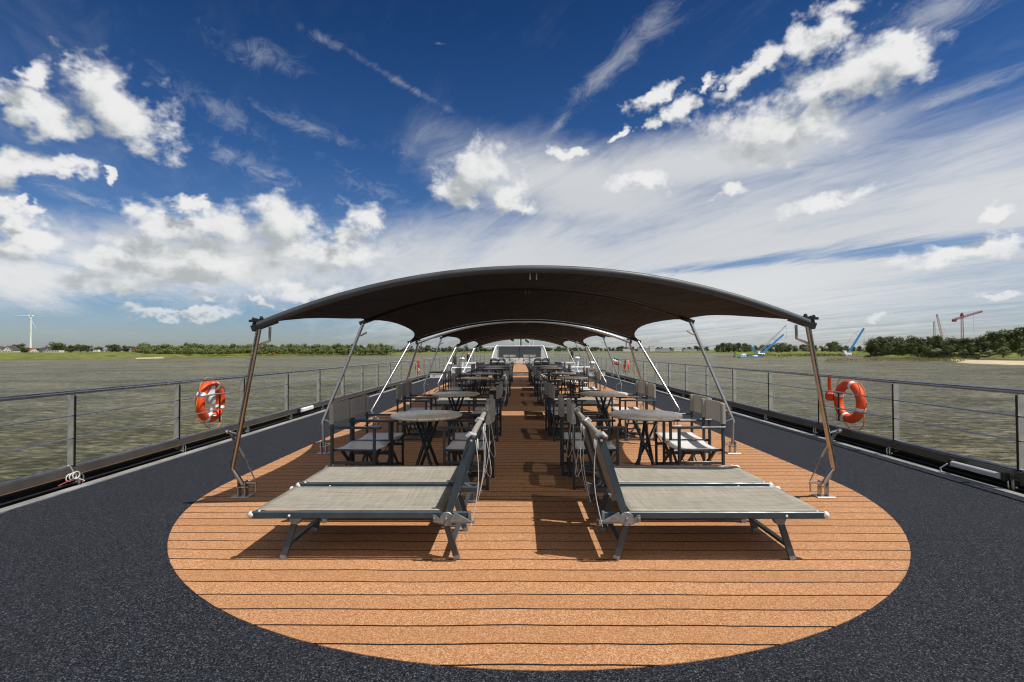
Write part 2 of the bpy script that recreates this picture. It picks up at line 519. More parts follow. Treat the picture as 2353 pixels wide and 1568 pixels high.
M['orope'] = mat('orange_rope', rough=0.8, fn=vary((0.62, 0.20, 0.03), 0.2, 30))
M['rope'] = mat('white_cord', rough=0.85, fn=vary((0.60, 0.60, 0.58), 0.15, 40))
M['casting'] = mat('grey_hinge_casting', rough=0.45, metal=0.5, fn=vary((0.24, 0.25, 0.265), 0.25, 30))
M['glass'] = mat('tinted_glass', (0.012, 0.016, 0.018), 0.04, spec=1.0, fn=vary((0.012, 0.016, 0.018), 0.2, 1))
M['navy'] = mat('navy_cover', rough=0.7, fn=vary((0.018, 0.02, 0.045), 0.25, 4))
M['wicker'] = mat('dark_wicker', rough=0.7, fn=vary((0.03, 0.03, 0.033), 0.5, 14))
M['mast'] = mat('brown_mast', rough=0.5, fn=vary((0.22, 0.11, 0.05), 0.2, 3))
M['water'] = mat('river_water', rough=0.2, fn=f_water)
M['bank'] = mat('grassy_bank', rough=0.9, fn=f_bank, spec=0.1)
M['sand'] = mat('pale_sand', rough=0.9, fn=vary((0.50, 0.41, 0.28), 0.2, 0.2, local=False), spec=0.1)
M['willow'] = leafmat('willow_leaves', (0.07, 0.105, 0.028), (0.22, 0.26, 0.085))
M['oak'] = leafmat('dark_tree_leaves', (0.028, 0.046, 0.012), (0.125, 0.150, 0.042))
M['silver'] = leafmat('silvery_leaves', (0.15, 0.19, 0.11), (0.36, 0.40, 0.27))
M['hazeleaf'] = leafmat('distant_leaves', (0.05, 0.075, 0.04), (0.12, 0.145, 0.075))
M['reed'] = leafmat('reed_blades', (0.07, 0.10, 0.02), (0.20, 0.22, 0.06))
M['bark'] = mat('bark', rough=0.9, fn=vary((0.07, 0.055, 0.04), 0.3, 4))
M['roofred'] = mat('red_roof_tiles', rough=0.8, fn=vary((0.36, 0.09, 0.04), 0.25, 0.8))
M['roofdark'] = mat('dark_roof_tiles', rough=0.7, fn=vary((0.06, 0.055, 0.06), 0.25, 0.8))
M['wall'] = mat('rendered_wall', rough=0.8, fn=vary((0.62, 0.60, 0.56), 0.1, 0.6))
M['greywall'] = mat('grey_wall', rough=0.8, fn=vary((0.36, 0.38, 0.40), 0.15, 0.6))
M['blue'] = mat('blue_crane_paint', rough=0.45, fn=vary((0.035, 0.27, 0.62), 0.15, 0.4))
M['redpaint'] = mat('red_crane_paint', rough=0.5, fn=vary((0.36, 0.035, 0.035), 0.2, 0.4))
M['pinkpaint'] = mat('faded_red_crane_paint', rough=0.6, fn=vary((0.48, 0.20, 0.19), 0.2, 0.4))
M['lattice'] = mat('grey_lattice_steel', rough=0.6, fn=vary((0.36, 0.38, 0.41), 0.15, 0.6))
M['flag_red'] = mat('red_flag', rough=0.8, fn=vary((0.5, 0.02, 0.05), 0.1, 4))
M['flag_green'] = mat('green_flag', rough=0.8, fn=vary((0.02, 0.22, 0.09), 0.1, 4))
M['flag_dark'] = mat('dark_flag', rough=0.8, fn=vary((0.012, 0.025, 0.022), 0.2, 4))
M['towel'] = mat('pink_towel', rough=0.9, fn=vary((0.55, 0.06, 0.12), 0.15, 6))


# ------------------------------------------------------------------ mesh helpers
class MB:
    def __init__(s):
        s.v, s.f = [], []

    def add(s, vs, fs):
        o = len(s.v)
        s.v += [tuple(x) for x in vs]
        s.f += [tuple(i + o for i in f) for f in fs]
        return s

    def box(s, c, d, rot=None, ch=0.0):
        """box centre c, size d, optional euler; ch chamfers its long edges"""
        hx, hy, hz = d[0] / 2, d[1] / 2, d[2] / 2
        if ch <= 0:
            vs = [Vector((x, y, z)) for x in (-hx, hx) for y in (-hy, hy) for z in (-hz, hz)]
            fs = [(0, 1, 3, 2), (4, 6, 7, 5), (0, 4, 5, 1), (2, 3, 7, 6), (0, 2, 6, 4), (1, 5, 7, 3)]
        else:
            ax = max(range(3), key=lambda i: d[i])
            o = [i for i in range(3) if i != ax]
            ha, hb, hl = d[o[0]] / 2, d[o[1]] / 2, d[ax] / 2
            ring = [(-ha + ch, -hb), (ha - ch, -hb), (ha, -hb + ch), (ha, hb - ch), (ha - ch, hb), (-ha + ch, hb), (-ha, hb - ch), (-ha, -hb + ch)]
            vs = []
            for e in (-hl, hl):
                for a, b_ in ring:
                    q = [0, 0, 0]
                    q[ax], q[o[0]], q[o[1]] = e, a, b_
                    vs.append(Vector(q))
            fs = [(i, (i + 1) % 8, 8 + (i + 1) % 8, 8 + i) for i in range(8)] + [tuple(range(7, -1, -1)), tuple(range(8, 16))]
        if rot:
            m = Euler(rot).to_matrix()
            vs = [m @ x for x in vs]
        c = Vector(c)
        return s.add([x + c for x in vs], fs)

    def bar(s, p, q, w, h, up=(0, 0, 1)):
        """rectangular bar from p to q, w across, h along up"""
        p, q = Vector(p), Vector(q)
        t = (q - p).normalized()
        u = Vector(up)
        if abs(t.dot(u)) > 0.98:
            u = Vector((1, 0, 0)) if abs(t.x) < 0.9 else Vector((0, 1, 0))
        a = t.cross(u).normalized()
        b = a.cross(t).normalized()
        vs = []
        for e in (p, q):
            for i, j in ((-1, -1), (1, -1), (1, 1), (-1, 1)):
                vs.append(e + a * (w / 2 * i) + b * (h / 2 * j))
        return s.add(vs, [(0, 3, 2, 1), (4, 5, 6, 7), (0, 1, 5, 4), (1, 2, 6, 5), (2, 3, 7, 6), (3, 0, 4, 7)])

    def tube(s, pts, r, n=10, closed=False):
        pts = [Vector(p) for p in pts]
        k = len(pts)
        rr = r if isinstance(r, (list, tuple)) else [r] * k
        vs = []
        ref = None
        for i, p in enumerate(pts):
            if closed:
                t = pts[(i + 1) % k] - pts[i - 1]
            else:
                t = pts[min(i + 1, k - 1)] - pts[max(i - 1, 0)]
            t.normalize()
            if ref is None:
                ref = Vector((0, 0, 1)) if abs(t.z) < 0.9 else Vector((1, 0, 0))
            a = t.cross(ref).normalized()
            ref = a.cross(t).normalized()
            for j in range(n):
                an = 2 * math.pi * j / n
                vs.append(p + (a * math.cos(an) + ref * math.sin(an)) * rr[i])
        fs = []
        for i in range(k if closed else k - 1):
            i2 = (i + 1) % k
            for j in range(n):
                j2 = (j + 1) % n
                fs.append((i * n + j, i * n + j2, i2 * n + j2, i2 * n + j))
        if not closed:
            fs += [tuple(range(n - 1, -1, -1)), tuple((k - 1) * n + j for j in range(n))]
        return s.add(vs, fs)

    def lathe(s, prof, n=32, c=(0, 0, 0), axis='Z'):
        """profile list of (r, z)"""
        vs = []
        for r, z in prof:
            for j in range(n):
                a = 2 * math.pi * j / n
                q = (r * math.cos(a), r * math.sin(a), z)
                if axis == 'Y':
                    q = (q[0], q[2], q[1])
                elif axis == 'X':
                    q = (q[2], q[0], q[1])
                vs.append((q[0] + c[0], q[1] + c[1], q[2] + c[2]))
        fs = []
        k = len(prof)
        for i in range(k - 1):
            for j in range(n):
                j2 = (j + 1) % n
                fs.append((i * n + j, i * n + j2, (i + 1) * n + j2, (i + 1) * n + j))
        fs += [tuple(range(n - 1, -1, -1)), tuple((k - 1) * n + j for j in range(n))]
        return s.add(vs, fs)

    def ball(s, c, r, n=10):
        k = max(4, n // 2)
        return s.lathe([(max(0.0005, r * math.sin(math.pi * i / k)), -r * math.cos(math.pi * i / k)) for i in range(k + 1)], n, c)

    def prism(s, pts, d):
        """polygon pts extruded by vector d"""
        k = len(pts)
        d = Vector(d)
        vs = [Vector(p) for p in pts] + [Vector(p) + d for p in pts]
        return s.add(vs, [tuple(range(k - 1, -1, -1)), tuple(range(k, 2 * k))] + [(i, (i + 1) % k, k + (i + 1) % k, k + i) for i in range(k)])

    def build(s, name, m, parent=None, smooth=False, loc=None):
        me = bpy.data.meshes.new(name)
        me.from_pydata(s.v, [], s.f)
        me.update()
        o = bpy.data.objects.new(name, me)
        COL.objects.link(o)
        me.materials.append(m)
        if smooth:
            for p in me.polygons:
                p.use_smooth = True
            try:
                me.set_sharp_from_angle(angle=R(40))
            except Exception:
                pass
        if parent:
            o.parent = parent
        if loc:
            o.location = loc
        return o


def fixn(o):
    import bmesh
    b = bmesh.new()
    b.from_mesh(o.data)
    bmesh.ops.recalc_face_normals(b, faces=b.faces)
    b.to_mesh(o.data)
    b.free()
    return o


def tag(o, label, cat, group=None):
    o['label'] = label
    o['category'] = cat
    if group:
        o['group'] = group
    return o


def thing(name, label, cat, loc=(0, 0, 0), rz=0.0, group=None):
    o = bpy.data.objects.new(name, None)
    o.empty_display_size = 0.1
    COL.objects.link(o)
    o.location = loc
    o.rotation_euler = (0, 0, rz)
    return tag(o, label, cat, group)


def struct(o):
    o['kind'] = 'structure'
    return o


def copy_tree(o, parent=None):
    c = o.copy()
    COL.objects.link(c)
    if parent:
        c.parent = parent
    for ch in list(o.children):
        copy_tree(ch, c)
    return c


def place(root, loc, rz=0.0, label=None, sc=None):
    root.location = loc
    root.rotation_euler = (0, 0, rz)
    if label:
        root['label'] = label
    if sc:
        root.scale = sc
    return root


# ------------------------------------------------------------------ ship: deck, hull
def hull_half(y, w, y0=40.0, y1=64.0):
    if y <= y0:
        return w
    t = min(1, (y - y0) / (y1 - y0))
    return w * math.sqrt(max(0.0, 1 - t ** 2.2))


YS = [-14, -6, 0, 4, 8, 16, 24, 32, 40] + [40 + i * 1.5 for i in range(1, 16)] + [63.6]


def strip_slab(name, w, z1, z0, m):
    b = MB()
    L = [(-hull_half(y, w), y) for y in YS]
    Rr = [(hull_half(y, w), y) for y in reversed(YS)]
    pts = [(x, y, z0) for x, y in Rr[::-1]] + [(x, y, z0) for x, y in L[::-1]]
    b.prism(pts, (0, 0, z1 - z0))
    return fixn(struct(b.build(name, m)))


strip_slab('deck', 4.93, 0.0, -0.10, M['dark_deck'])
strip_slab('gutter', 5.20, -0.03, -0.104, M['gutter'])
strip_slab('ship_hull', 5.46, -0.12, -7.5, M['hull'])

b = MB()
pts = []
for i in range(49):
    a = math.pi + math.pi * i / 48
    pts.append((3.45 * math.cos(a), 5.82 + 3.45 * math.sin(a), 0.0))
pts += [(3.45, 27.0, 0), (3.3, 28.0, 0), (2.9, 29.0, 0), (2.2, 29.7, 0), (-2.2, 29.7, 0), (-2.9, 29.0, 0), (-3.3, 28.0, 0), (-3.45, 27.0, 0)]
b.prism(pts, (0, 0, 0.004))
struct(b.build('deck_planking', M['planks']))

b = MB()
b.box((0, 40, 0.09), (6.6, 20, 0.18), ch=0.01)
o = struct(b.build('raised_deck', M['dark_deck']))
b = MB()
b.box((0, 39.9, 0.182), (1.05, 19.6, 0.008))
struct(b.build('aisle_planking', M['planks']))
b = MB()
b.box((0, 29.94, 0.06), (6.6, 0.10, 0.12), ch=0.006)
struct(b.build('step', M['gutter']))


# ------------------------------------------------------------------ bulwarks and railings
def rail_x(y, x=5.3):
    return hull_half(y, x, 42.0, 66.0)


RY = [-8, -4, 0, 4, 8, 12, 16, 20, 24, 28, 32, 36, 40, 42, 44, 46, 48, 50, 52, 54, 56, 58]


def bulwark(sg, label):
    t = thing('bulwark', label, 'bulwark', (sg * 5.3, 6, 0), group='bulwarks along the deck')
    mi = Matrix.Translation((-sg * 5.3, -6, 0))

    def put(b, name, m, smooth=False):
        b.v = [tuple(mi @ Vector(v)) for v in b.v]
        return fixn(b.build(name, m, t, smooth))
    b = MB()
    for y0, y1 in zip(RY, RY[1:]):
        x0, x1 = sg * rail_x(y0), sg * rail_x(y1)
        b.add([(x0 - sg * .03, y0, .075), (x0 + sg * .05, y0, .075), (x0 + sg * .05, y0, .168), (x0 - sg * .03, y0, .168),
               (x1 - sg * .03, y1, .075), (x1 + sg * .05, y1, .075), (x1 + sg * .05, y1, .168), (x1 - sg * .03, y1, .168)],
              [(0, 1, 5, 4), (1, 2, 6, 5), (2, 3, 7, 6), (3, 0, 4, 7)])
    put(b, 'side_plate', M['bulwark'])
    b = MB()
    b.tube([(sg * rail_x(y) + sg * .012, y, .180) for y in RY], 0.018, 8)
    put(b, 'capping', M['satin'], True)
    b = MB()
    b.tube([(sg * (rail_x(y) - .036), y, .078) for y in RY], 0.007, 6)
    put(b, 'reflection_line', M['reflect_orange'], True)  # thin orange tube standing in for a reflected line under the side plate
    b = MB()
    for y0, y1 in zip(RY, RY[1:]):
        x0, x1 = sg * rail_x(y0), sg * rail_x(y1)
        b.add([(x0 + sg * .055, y0, -.119), (x0 + sg * .10, y0, -.119), (x0 + sg * .10, y0, .15), (x0 + sg * .055, y0, .15),
               (x1 + sg * .055, y1, -.119), (x1 + sg * .10, y1, -.119), (x1 + sg * .10, y1, .15), (x1 + sg * .055, y1, .15)],
              [(0, 1, 5, 4), (1, 2, 6, 5), (2, 3, 7, 6), (3, 0, 4, 7)])
    put(b, 'shadow_gap_plate', M['black'])  # black sheet standing in for the shadow gap below the side plate
    b = MB()
    b.tube([(sg * (rail_x(y) - .05), y, -.01) for y in RY if y <= 40], 0.013, 6)
    put(b, 'hose', M['black'], True)
    b = MB()
    b.tube([(sg * (rail_x(y) - .36), y, .003) for y in RY if y <= 40], 0.009, 6)
    put(b, 'edge_trim', M['satin'], True)


def railing(sg, label, y_first):
    t = thing('railing', label, 'railing', (sg * 5.3, 6, 0), group='steel railings')
    mi = Matrix.Translation((-sg * 5.3, -6, 0))

    def put(b, name, m, smooth=False):
        b.v = [tuple(mi @ Vector(v)) for v in b.v]
        return b.build(name, m, t, smooth)
    put(MB().tube([(sg * rail_x(y), y, 1.03) for y in RY], 0.024, 12), 'top_rail', M['steel'], True)
    for z in (.765, .50):
        put(MB().tube([(sg * rail_x(y), y, z) for y in RY], 0.010, 8), 'wire_rail', M['satin'], True)
    y = y_first - 5 * 1.8
    k = 0
    while y < 58:
        x = sg * rail_x(y)
        b = MB()
        b.box((x + sg * .03, y, .505), (.085, .014, .98), ch=0.003)
        b.tube([(x, y, .99), (x, y, 1.012)], 0.009, 8)
        po = put(b, 'post', M['post'])
        b = MB()
        b.box((x - sg * .015, y - .004, .50), (.016, .022, .99), ch=0.004)
        e_ = put(b, 'inner_edge', M['darksteel'])
        e_.parent = po
        b = MB()
        xi = x - sg * .045
        b.box((xi, y, .02), (.06, .03, .13), ch=0.004)
        b.tube([(xi - sg * .03, y + .04, -.03), (xi - sg * .035, y + .045, .05), (xi - sg * .01, y + .045, .085), (xi + sg * .01, y + .04, .05)], 0.008, 6)
        b.ball((xi - sg * .02, y - .03, .0), 0.02, 8)
        put(b, 'foot_clamp', M['steel'], True)
        y += 1.8
        k += 1


for sg, side, yf in ((-1, 'left', 5.78), (1, 'right', 5.52)):
    bulwark(sg, f'low dark bulwark with grey gutter along the {side} edge of the deck')
    railing(sg, f'polished steel railing with two thin wires along the {side} side of the deck', yf)


# ------------------------------------------------------------------ canopies
HW = 2.52


def arch(zend, zap, s):
    return zend + (zap - zend) * (1 - abs(s) ** 2.05)


def canopy(ys, bases, label, dark_front, full):
    yf, ym, yr = ys
    t = thing('shade_canopy', label, 'canopy', (0, yf, 0), group='arched canopies over the deck')
    off = Vector((0, yf, 0))

    def L(b, name, m, smooth=True, parent=t):
        b.v = [tuple(Vector(v) - off) for v in b.v]
        return b.build(name, m, parent, smooth)
    dz = 0.0 if full else -0.035
    ARC = [(yf, 1.73 + dz, 2.235 + dz), (ym, 1.945 + dz, 2.445 + dz), (yr, 1.70 + dz, 2.17 + dz)]
    # fabric
    b = MB()
    ns, nt = 28, 10
    rows = []
    for seg in range(2):
        y0, e0, a0 = ARC[seg]
        y1, e1, a1 = ARC[seg + 1]
        for j in range(nt + (1 if seg == 1 else 0)):
            tt = j / nt
            rows.append((y0 + (y1 - y0) * tt, e0 + (e1 - e0) * tt, a0 + (a1 - a0) * tt, 4 * tt * (1 - tt), seg))
    for y, e, a, q, seg in rows:
        smax = 1 - (0.085 if seg == 0 else 0.13) * q ** 0.8
        for i in range(ns + 1):
            s = (2 * i / ns - 1) * smax
            z = arch(e, a, s) - 0.05 * q * (1 - 0.4 * s * s) + 0.012 * q * math.sin(9 * s + y * 2)
            b.v.append((HW * s, y, z + 0.03))
    w = ns + 1
    for j in range(len(rows) - 1):
        for i in range(ns):
            b.f.append((j * w + i, j * w + i + 1, (j + 1) * w + i + 1, (j + 1) * w + i))
    o = L(b, 'canopy_fabric', M['canopy'])
    md = o.modifiers.new('thickness', 'SOLIDIFY')
    md.thickness = 0.006
    # arches
    for k, (y, e, a) in enumerate(ARC):
        path = [(HW * s, y, arch(e, a, s)) for s in [i / 20 - 1 for i in range(41)]]
        if k == 0 and dark_front:
            hem = MB().tube([(p[0], p[1] - .012, p[2] + .012) for p in path], 0.036, 12)
            L(hem, 'front_sleeve', M['sleeve'])
        elif k == 0:
            L(MB().tube(path, 0.036, 12), 'arch_tube', M['armpad'])
        else:
            L(MB().tube(path, 0.022, 10), 'arch_tube', M['black'])
        if full:
            for xx in (-.03, .03):
                L(MB().tube([(xx + .02, y + .06, a + 0.01), (xx + .02, y + .06, a - .075)], 0.006, 6), 'strap_hook', M['alu'])
    # posts
    for k, (y, e, a) in enumerate(ARC):
        by = bases[k]
        ez = (0.30, 0.47, 0.32)[k]
        for sg in (-1, 1):
            base = Vector((sg * 2.97, by, 0.13))
            elb = Vector((sg * (3.06, 2.99, 3.04)[k], by - (0.03 if k == 0 else -.02), ez))
            top = Vector((sg * HW, y, e))
            path = [base, base.lerp(elb, .85), elb, elb.lerp(top, .06), top]
            p_ = L(MB().tube(path, 0.024, 12), 'post', M['steel'])
            bb = MB()
            d = elb.lerp(top, .86)
            if k > 0:
                bb.tube([d, d + Vector((sg * -.04, 0, .0)), d + Vector((sg * -.13, 0, .05))], 0.014, 8)
            else:
                bb.tube([d, d + Vector((sg * -.05, .02, .04)), d + Vector((sg * -.12, .03, .07)), d + Vector((sg * -.125, .03, .20))], 0.013, 8)
            L(bb, 'stop_peg', M['steel'], True, p_)
            # foot: plate, lugs, hinge pin
            bb = MB()
            pl = MB()
            pl.box((base.x, by, 0.011), (.18, .12, .012), ch=0.003)
            L(pl, 'foot_plate', M['alu'], False, p_)
            for ddx in (-.035, .035):
                bb.bar((base.x + ddx - sg * .01, by - .01, 0.017), (base.x + ddx, by, .17), .012, .06, (0, 1, 0))
            bb.tube([(base.x - .06, by, .10), (base.x + .06, by, .10)], 0.012, 8)
            bb.tube([(base.x - sg * .05, by - .02, .15), (base.x - sg * .16, by - .03, .15)], 0.011, 8)
            bb.tube([(base.x - sg * .15, by - .03, .15), (base.x - sg * .15, by - .03, .06)], 0.008, 6)
            L(bb, 'foot_bracket', M['steel'], True, p_)
            # gas strut crossing the post
            if k == 1:
                bot = Vector((base.x - sg * .13, by - .03, .10))
                bb = MB()
                bb.tube([Vector((base.x - sg * .02, by - .02, .50)), Vector((base.x - sg * .13, by - .03, .46)), Vector((base.x - sg * .14, by - .03, .40)), bot], 0.012, 8)
                bb.tube([bot + Vector((-sg * .02, -.03, .05)), bot + Vector((sg * .08, 0, .02))], 0.009, 6)
                L(bb, 'gas_strut', M['steel'], True, p_)
            if k == 0:
                u = elb.lerp(top, .26 if k == 0 else .2)
                o_ = u + Vector((sg * .105, 0, .03))
                bot = Vector((base.x - sg * .15, by - .03, .17))
                bb = MB()
                bb.tube([u, o_], 0.013, 8)
                mid = o_.lerp(bot, .52)
                bb.tube([o_ + Vector((0, .03, -.02)), mid + Vector((0, .03, 0))], 0.015, 8)
                bb.tube([mid + Vector((0, .03, 0)), bot], 0.007, 8)
                bb.ball(o_ + Vector((0, -.02, 0)), 0.022, 8)
                L(bb, 'gas_strut', M['steel'], True, p_)
            # corner clamp
            bb = MB()
            bb.bar(top + Vector((sg * .06, 0, -.02)), top + Vector((-sg * .16, 0, .06)), .06, .055)
            if k == 0:
                bb.tube([top + Vector((sg * .05, 0, .0)), top + Vector((sg * .02, -.02, .07))], 0.02, 8)
                bb.bar(top + Vector((-sg * .06, -.02, .062)), top + Vector((sg * .08, -.02, .05)), .03, .022)
                bb.ball(top + Vector((-sg * .03, -.02, .078)), 0.018, 8)
                bb.ball(top + Vector((sg * .045, -.02, .07)), 0.015, 8)
            L(bb, 'corner_clamp', M['black'], True, p_)
    return t


CAN = [((4.60, 7.73, 11.09), (5.15, 7.30, 9.90)), ((11.96, 15.64, 19.30), (12.55, 15.2, 18.1)), ((20.0, 23.3, 27.4), (20.5, 22.9, 26.2))]
for (ys, bs), w_ in zip(CAN, ('nearest', 'middle', 'farthest')):
    canopy(ys, bs, f'{w_} dark fabric canopy on steel arches and bent posts', w_ == 'nearest', w_ == 'nearest')


# ------------------------------------------------------------------ sun loungers
def lounger(sg):
    """sg=-1: bed runs to -x from the aisle. origin: aisle end, near rail, deck"""
    t = thing('sun_lounger', 'lounger', 'sun lounger', group='sun loungers with raised backrests')
    S = lambda x, y, z: (sg * x, y, z)
    Wd, H = 0.65, 0.332
    for y in (0.0, Wd):
        b = MB()
        b.box(S(0.775, y, H), (1.55, .028, .048), ch=0.006)
        b.build('side_rail', M['frame'], t)
    b = MB()
    b.tube([S(1.54, 0.01, H), S(1.54, Wd - .01, H)], 0.020, 10)
    b.build('end_rail', M['frame'], t, True)
    b = MB()
    nx, ny = 22, 10
    for j in range(ny + 1):
        for i in range(nx + 1):
            u, v = i / nx, j / ny
            sag = .016 * (1 - (2 * v - 1) ** 2) * (1 - (2 * u - 1) ** 6) + .0025 * math.sin(23 * u + 4 * v) * math.sin(math.pi * v)
            b.v.append(S(.19 + 1.345 * u, .016 + (Wd - .032) * v, H + .0235 - sag))
    for j in range(ny):
        for i in range(nx):
            a = j * (nx + 1) + i
            b.f.append((a, a + 1, a + nx + 2, a + nx + 1))
    o = b.build('bed_fabric', M['bed'], t, True)
    md = o.modifiers.new('thickness', 'SOLIDIFY')
    md.thickness = .004
    for y in (.04, Wd - .04):
        MB().tube([S(.22, y, H + .022), S(.86, y, H + .0195), S(1.50, y, H + .022)], .0035, 6).build('hem', M['back'], t, True)
    b = MB()
    for y in (0.0, Wd):
        b.ball(S(1.558, y, H), 0.026, 10)
        b.ball(S(1.50, y, H + .024), 0.010, 8)
        b.ball(S(1.28, y - .012 if y == 0 else y + .012, H - .005), 0.011, 8)
    b.build('end_cap', M['offwhite'], t, True)
    for x0, x1 in ((0.19, 0.10), (1.25, 1.34)):
        lf = []
        for y in (0.045, Wd - .045):
            b = MB()
            b.bar(S(x0, y, H - .015), S(x1, y, 0.028), .042, .024, (0, 1, 0))
            o = b.build('leg', M['frame'], t)
            MB().bar(S(x1 - (x0 - x1) * .02, y, 0.030), S(x1 - (x0 - x1) * .08, y, 0.005), .045, .027, (0, 1, 0)).build('foot', M['casting'], o)
            b = MB()
            b.prism([S(x0 - .05, y - .025, H - .024), S(x0 + .05, y - .025, H - .024), S(x0 + .03, y - .025, H - .075), S(x0 - .02, y - .025, H - .075)], (0, .05, 0))
            fixn(b.build('leg_bracket', M['casting'], o))
        xm, zm = x0 + (x1 - x0) * .66, (H - .015) * .34
        MB().bar(S(xm, 0.05, zm), S(xm, Wd - .05, zm), .034, .022).build('leg_crossbar', M['frame'], t)
    # backrest
    piv, top = (0.155, 0.325), (-0.02, 0.885)
    bk = None
    for y in (-0.024, Wd + .024):
        b = MB()
        b.bar(S(piv[0] + .012, y, piv[1] - .05), S(top[0], y, top[1]), .026, .05, (1, 0, 0))
        b.build('backrest_rail', M['frame'], t)
    b = MB()
    b.tube([S(top[0], -.03, top[1] + .002), S(top[0], Wd + .03, top[1] + .002)], 0.022, 12)
    b.build('backrest_top_bar', M['bed'], t, True)
    b = MB()
    n = Vector((sg * (top[1] - piv[1]), 0, -(top[0] - piv[0]))).normalized() * .004
    A, B = Vector(S(piv[0] - .01, 0, piv[1] + .03)), Vector(S(top[0], 0, top[1]))
    q = [A + Vector((0, -.008, 0)), A + Vector((0, Wd + .008, 0)), B + Vector((0, Wd + .008, 0)), B + Vector((0, -.008, 0))]
    b.prism([x - n for x in q], n * 2)
    fixn(b.build('backrest_fabric', M['bed'], t))
    # hinge castings and ratchets
    for y, s_ in ((-0.044, -1), (Wd + .044, 1)):
        b = MB()
        b.lathe([(.046, -.006), (.05, 0), (.046, .006)], 20, S(piv[0], y - s_ * .004, piv[1] - .01), 'Y')
        b.prism([S(-.02, y, H - .03), S(.10, y, H + .035), S(.13, y, H - .03)], (0, s_ * .02, 0))
        b.box(S(.045, y, H - .035), (.17, .02, .018))
        b.box(S(-.005, y - s_ * .03, H), (.016, .035, .06))
        b.prism([S(.17, y - s_ * .01, H - .05), S(.25, y - s_ * .01, H - .035), S(.25, y - s_ * .01, H + .01), S(.235, y - s_ * .01, H + .01)], (0, s_ * .016, 0))
        fixn(b.build('hinge', M['casting'], t))
        for q_ in (S(piv[0], y + s_ * .012, piv[1]), S(.238, y + s_ * .008, H - .005), S(top[0], y + s_ * .012, top[1] - .02)):
            MB().ball(q_, .0115, 8).build('bolt', M['steel'], t, True)
        b = MB()
        b.tube([S(top[0] + .004, y + s_ * -.03, top[1] - .01), S(top[0] - .02, y - s_ * .02, top[1] + .018), S(top[0] + .01, y, top[1] + .028), S(top[0] + .03, y, top[1] + .005)], .017, 8)
        b.build('top_cap', M['alu'], t, True)
    # white cords
    for yy, ph in ((0.0, 0.0), (Wd - .06, 1.3)):
        b = MB()
        pts = []
        for i in range(13):
            u = i / 12
            pts.append(S(top[0] - .03 + .035 * u - .035 * math.sin(math.pi * u), yy - .045 + .012 * math.sin(4 * u + ph), top[1] - .02 - u * .60))
        b.tube(pts, .0030, 6)
        lp = [S(top[0] - .042, yy + .022 * math.sin(a) - .02, top[1] - .05 + .034 * math.cos(a)) for a in [i * math.pi / 6 for i in range(12)]]
        b.tube(lp, .0042, 6, True)
        if ph:
            pts2 = []
            for i in range(15):
                u = i / 14
                pts2.append(S(top[0] - .04 - .06 * math.sin(math.pi * u), yy + .05 + .03 * u, top[1] - .03 - .42 * math.sin(math.pi * u * .72)))
            b.tube(pts2, .0028, 6)
        b.build('cord', M['rope'], t, True)
    return t


LP = [3.57, 4.34, 10.70, 11.50, 18.45, 19.25]
protoL, protoR = lounger(-1), lounger(1)
LN = ['nearest lounger of the {s} row, front one of the first pair, beige mesh bed flat',
      'beige mesh lounger of the {s} row directly behind the nearest one',
      'front lounger of the {s} row in the gap before the middle canopy',
      'lounger of the {s} row in the gap before the middle canopy, rear one',
      'far lounger of the {s} row under the rear end of the middle canopy',
      'far lounger of the {s} row in the gap before the farthest canopy']
for i, y in enumerate(LP):
    for sg, pr, side in ((-1, protoL, 'left'), (1, protoR, 'right')):
        o = pr if i == 0 else copy_tree(pr)
        place(o, (sg * 0.475, y, 0.004), 0, LN[i].format(s=side))


